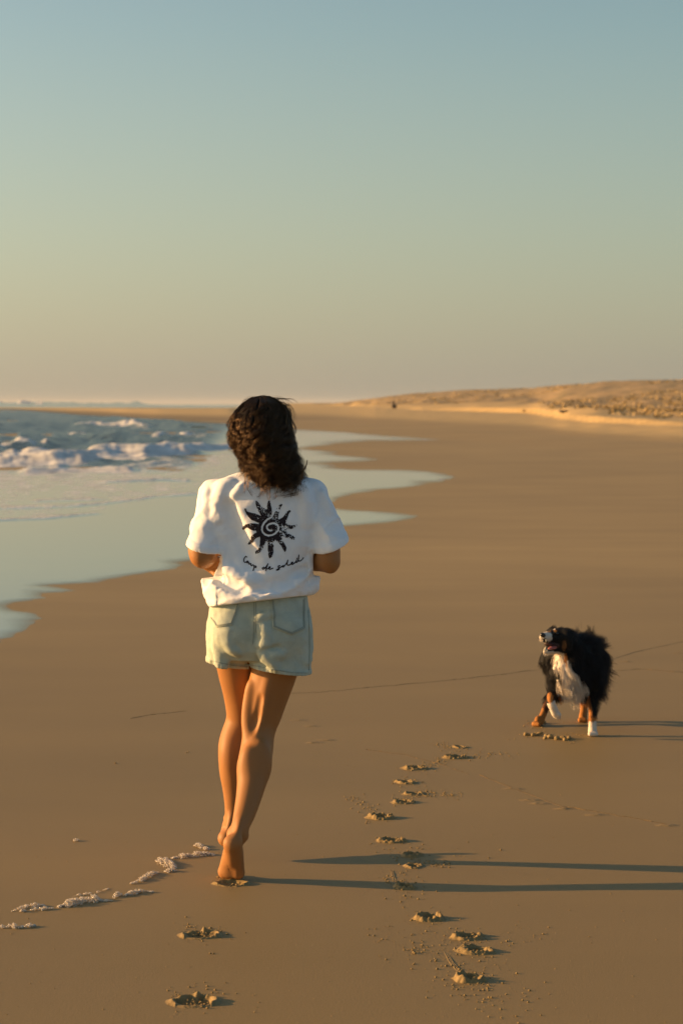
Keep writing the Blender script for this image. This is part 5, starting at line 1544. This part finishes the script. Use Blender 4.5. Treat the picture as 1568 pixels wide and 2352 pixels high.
# ------------------------------------------------------------------ far away: driftwood below the dunes and marram grass on them
LV = np.stack([XX, YY, ZZ], -1).reshape(-1, 3); LFc = grid_faces(*XX.shape)
near_cols = slice(None)
lb = BVHTree.FromPolygons(LV.tolist(), LFc.tolist())
def on_land(u, v):
    d = (Vector(P(u, v, 10.0)) - EYE).normalized()
    h_, n, i, dist = lb.ray_cast(EYE, d)
    return np.array(h_) if h_ is not None else P(u, v, 200)
wood = Mat('dark_driftwood')
m = wood
m.to(m.ramp(m.noise(m.coord((1, 1, 3)), 6, 4), [(.3, (.020, .017, .014)), (.7, (.055, .045, .035))]), 'Base Color'); m.set(Roughness=.9)
def drift(u, v, w, h_, spikes, seed, label):
    c = on_land(u, v); k = c[1] / F
    rg = np.random.default_rng(seed)
    W_, H_ = w * k, h_ * k
    f = Field(c - np.array([W_, W_ * .6, H_ * .3]), c + np.array([W_, W_ * .6, H_ * 1.5]), max(W_, H_) / 26)
    f.ball(c + np.array([0, 0, H_ * .25]), (W_ * .42, W_ * .32, H_ * .34), H_ * .1)
    f.ball(c + np.array([-W_ * .22, 0, H_ * .3]), (W_ * .22, W_ * .2, H_ * .3), H_ * .1)
    for _ in range(spikes):
        a = rg.uniform(-.8, .8)
        b = c + np.array([rg.uniform(-.15, .15) * W_, 0, .3 * H_]); e = b + np.array([math.sin(a) * W_ * .35, rg.uniform(-.15, .15) * W_, math.cos(a) * H_ * .75])
        f.cone(b, e, H_ * .11, H_ * .05, H_ * .06)
    f.offset(lambda x, y, z: (fbm(x * 8 / W_, y * 8 / W_, z * 8 / H_, seed=seed) - .5) * H_ * .15, H_)
    V_, Q_ = f.mesh(1)
    o = mesh_obj('driftwood', V_ - c, Q_, wood.m); o.location = c
    tag(o, label, 'driftwood', 'dark driftwood far up the beach')
drift(905, 938, 13, 17, 4, 3, 'small dark upright driftwood pile on the far sand at the dune foot')
drift(1294, 948, 27, 10, 2, 5, 'low dark driftwood log lying below the dune slope at right')
drift(1203, 945, 9, 6, 1, 9, 'tiny dark scrap of driftwood left of the low log')
grass_m = Mat('marram_grass')
m = grass_m
m.to(m.ramp(m.noise(m.coord((1, .4, 1)), .35, 4), [(.3, (.24, .18, .075)), (.55, (.33, .235, .10)), (.75, (.42, .30, .13))]), 'Base Color'); m.set(Roughness=.85)
grng = np.random.default_rng(41)
GV, GF_ = [], []
n_ = 0
tries = grng.uniform(size=(17000, 2))
yy_ = 120 * (460 / 120) ** tries[:, 0]; uu_ = 760 + tries[:, 1] * 2400
xx_ = (uu_ - U0) / F * yy_
zz_, dd_, ss_, gg_ = land_height(xx_, yy_)
den = fbm(xx_ * .10, yy_ * .04, seed=55, octaves=4)
ok = (gg_ > .22) & (den > .56 - .06 * grng.random(len(den)))
for x, y, z in zip(xx_[ok], yy_[ok], zz_[ok]):
    for b in range(4):
        a = grng.uniform(0, 6.28); hgt_ = grng.uniform(.06, .20); w_ = grng.uniform(.06, .2)
        bx, by = x + grng.normal(0, .22), y + grng.normal(0, .22)
        GV += [(bx - w_ * math.cos(a), by - w_ * math.sin(a), z - .05), (bx + w_ * math.cos(a), by + w_ * math.sin(a), z - .05), (bx + grng.normal(.10, .12), by + grng.normal(0, .1), z + hgt_)]
        GF_.append((n_, n_ + 1, n_ + 2)); n_ += 3
gr_o = mesh_obj('dune_grass', GV, np.array(GF_), grass_m.m, smooth=False)
tag(gr_o, kind='stuff')
# ------------------------------------------------------------------ evening haze over the beach
hz = bpy.data.materials.new('haze'); hz.use_nodes = True
hn, hl = hz.node_tree.nodes, hz.node_tree.links
hn.clear()
pv = hn.new('ShaderNodeVolumePrincipled'); ho = hn.new('ShaderNodeOutputMaterial')
pv.inputs['Color'].default_value = (.92, .90, .86, 1); pv.inputs['Density'].default_value = .00007; pv.inputs['Anisotropy'].default_value = .2
hl.new(pv.outputs[0], ho.inputs['Volume'])
x0, x1, y0, y1, z0, z1 = -2500, 2500, -60, 8500, -6.0, 14.0
hv = [(x, y, z) for x in (x0, x1) for y in (y0, y1) for z in (z0, z1)]
hf = [(0, 1, 3, 2), (4, 6, 7, 5), (0, 4, 5, 1), (2, 3, 7, 6), (0, 2, 6, 4), (1, 5, 7, 3)]
haze = mesh_obj('haze', hv, hf, hz, smooth=False)
tag(haze, kind='stuff')
SC.cycles.volume_bounces = 1
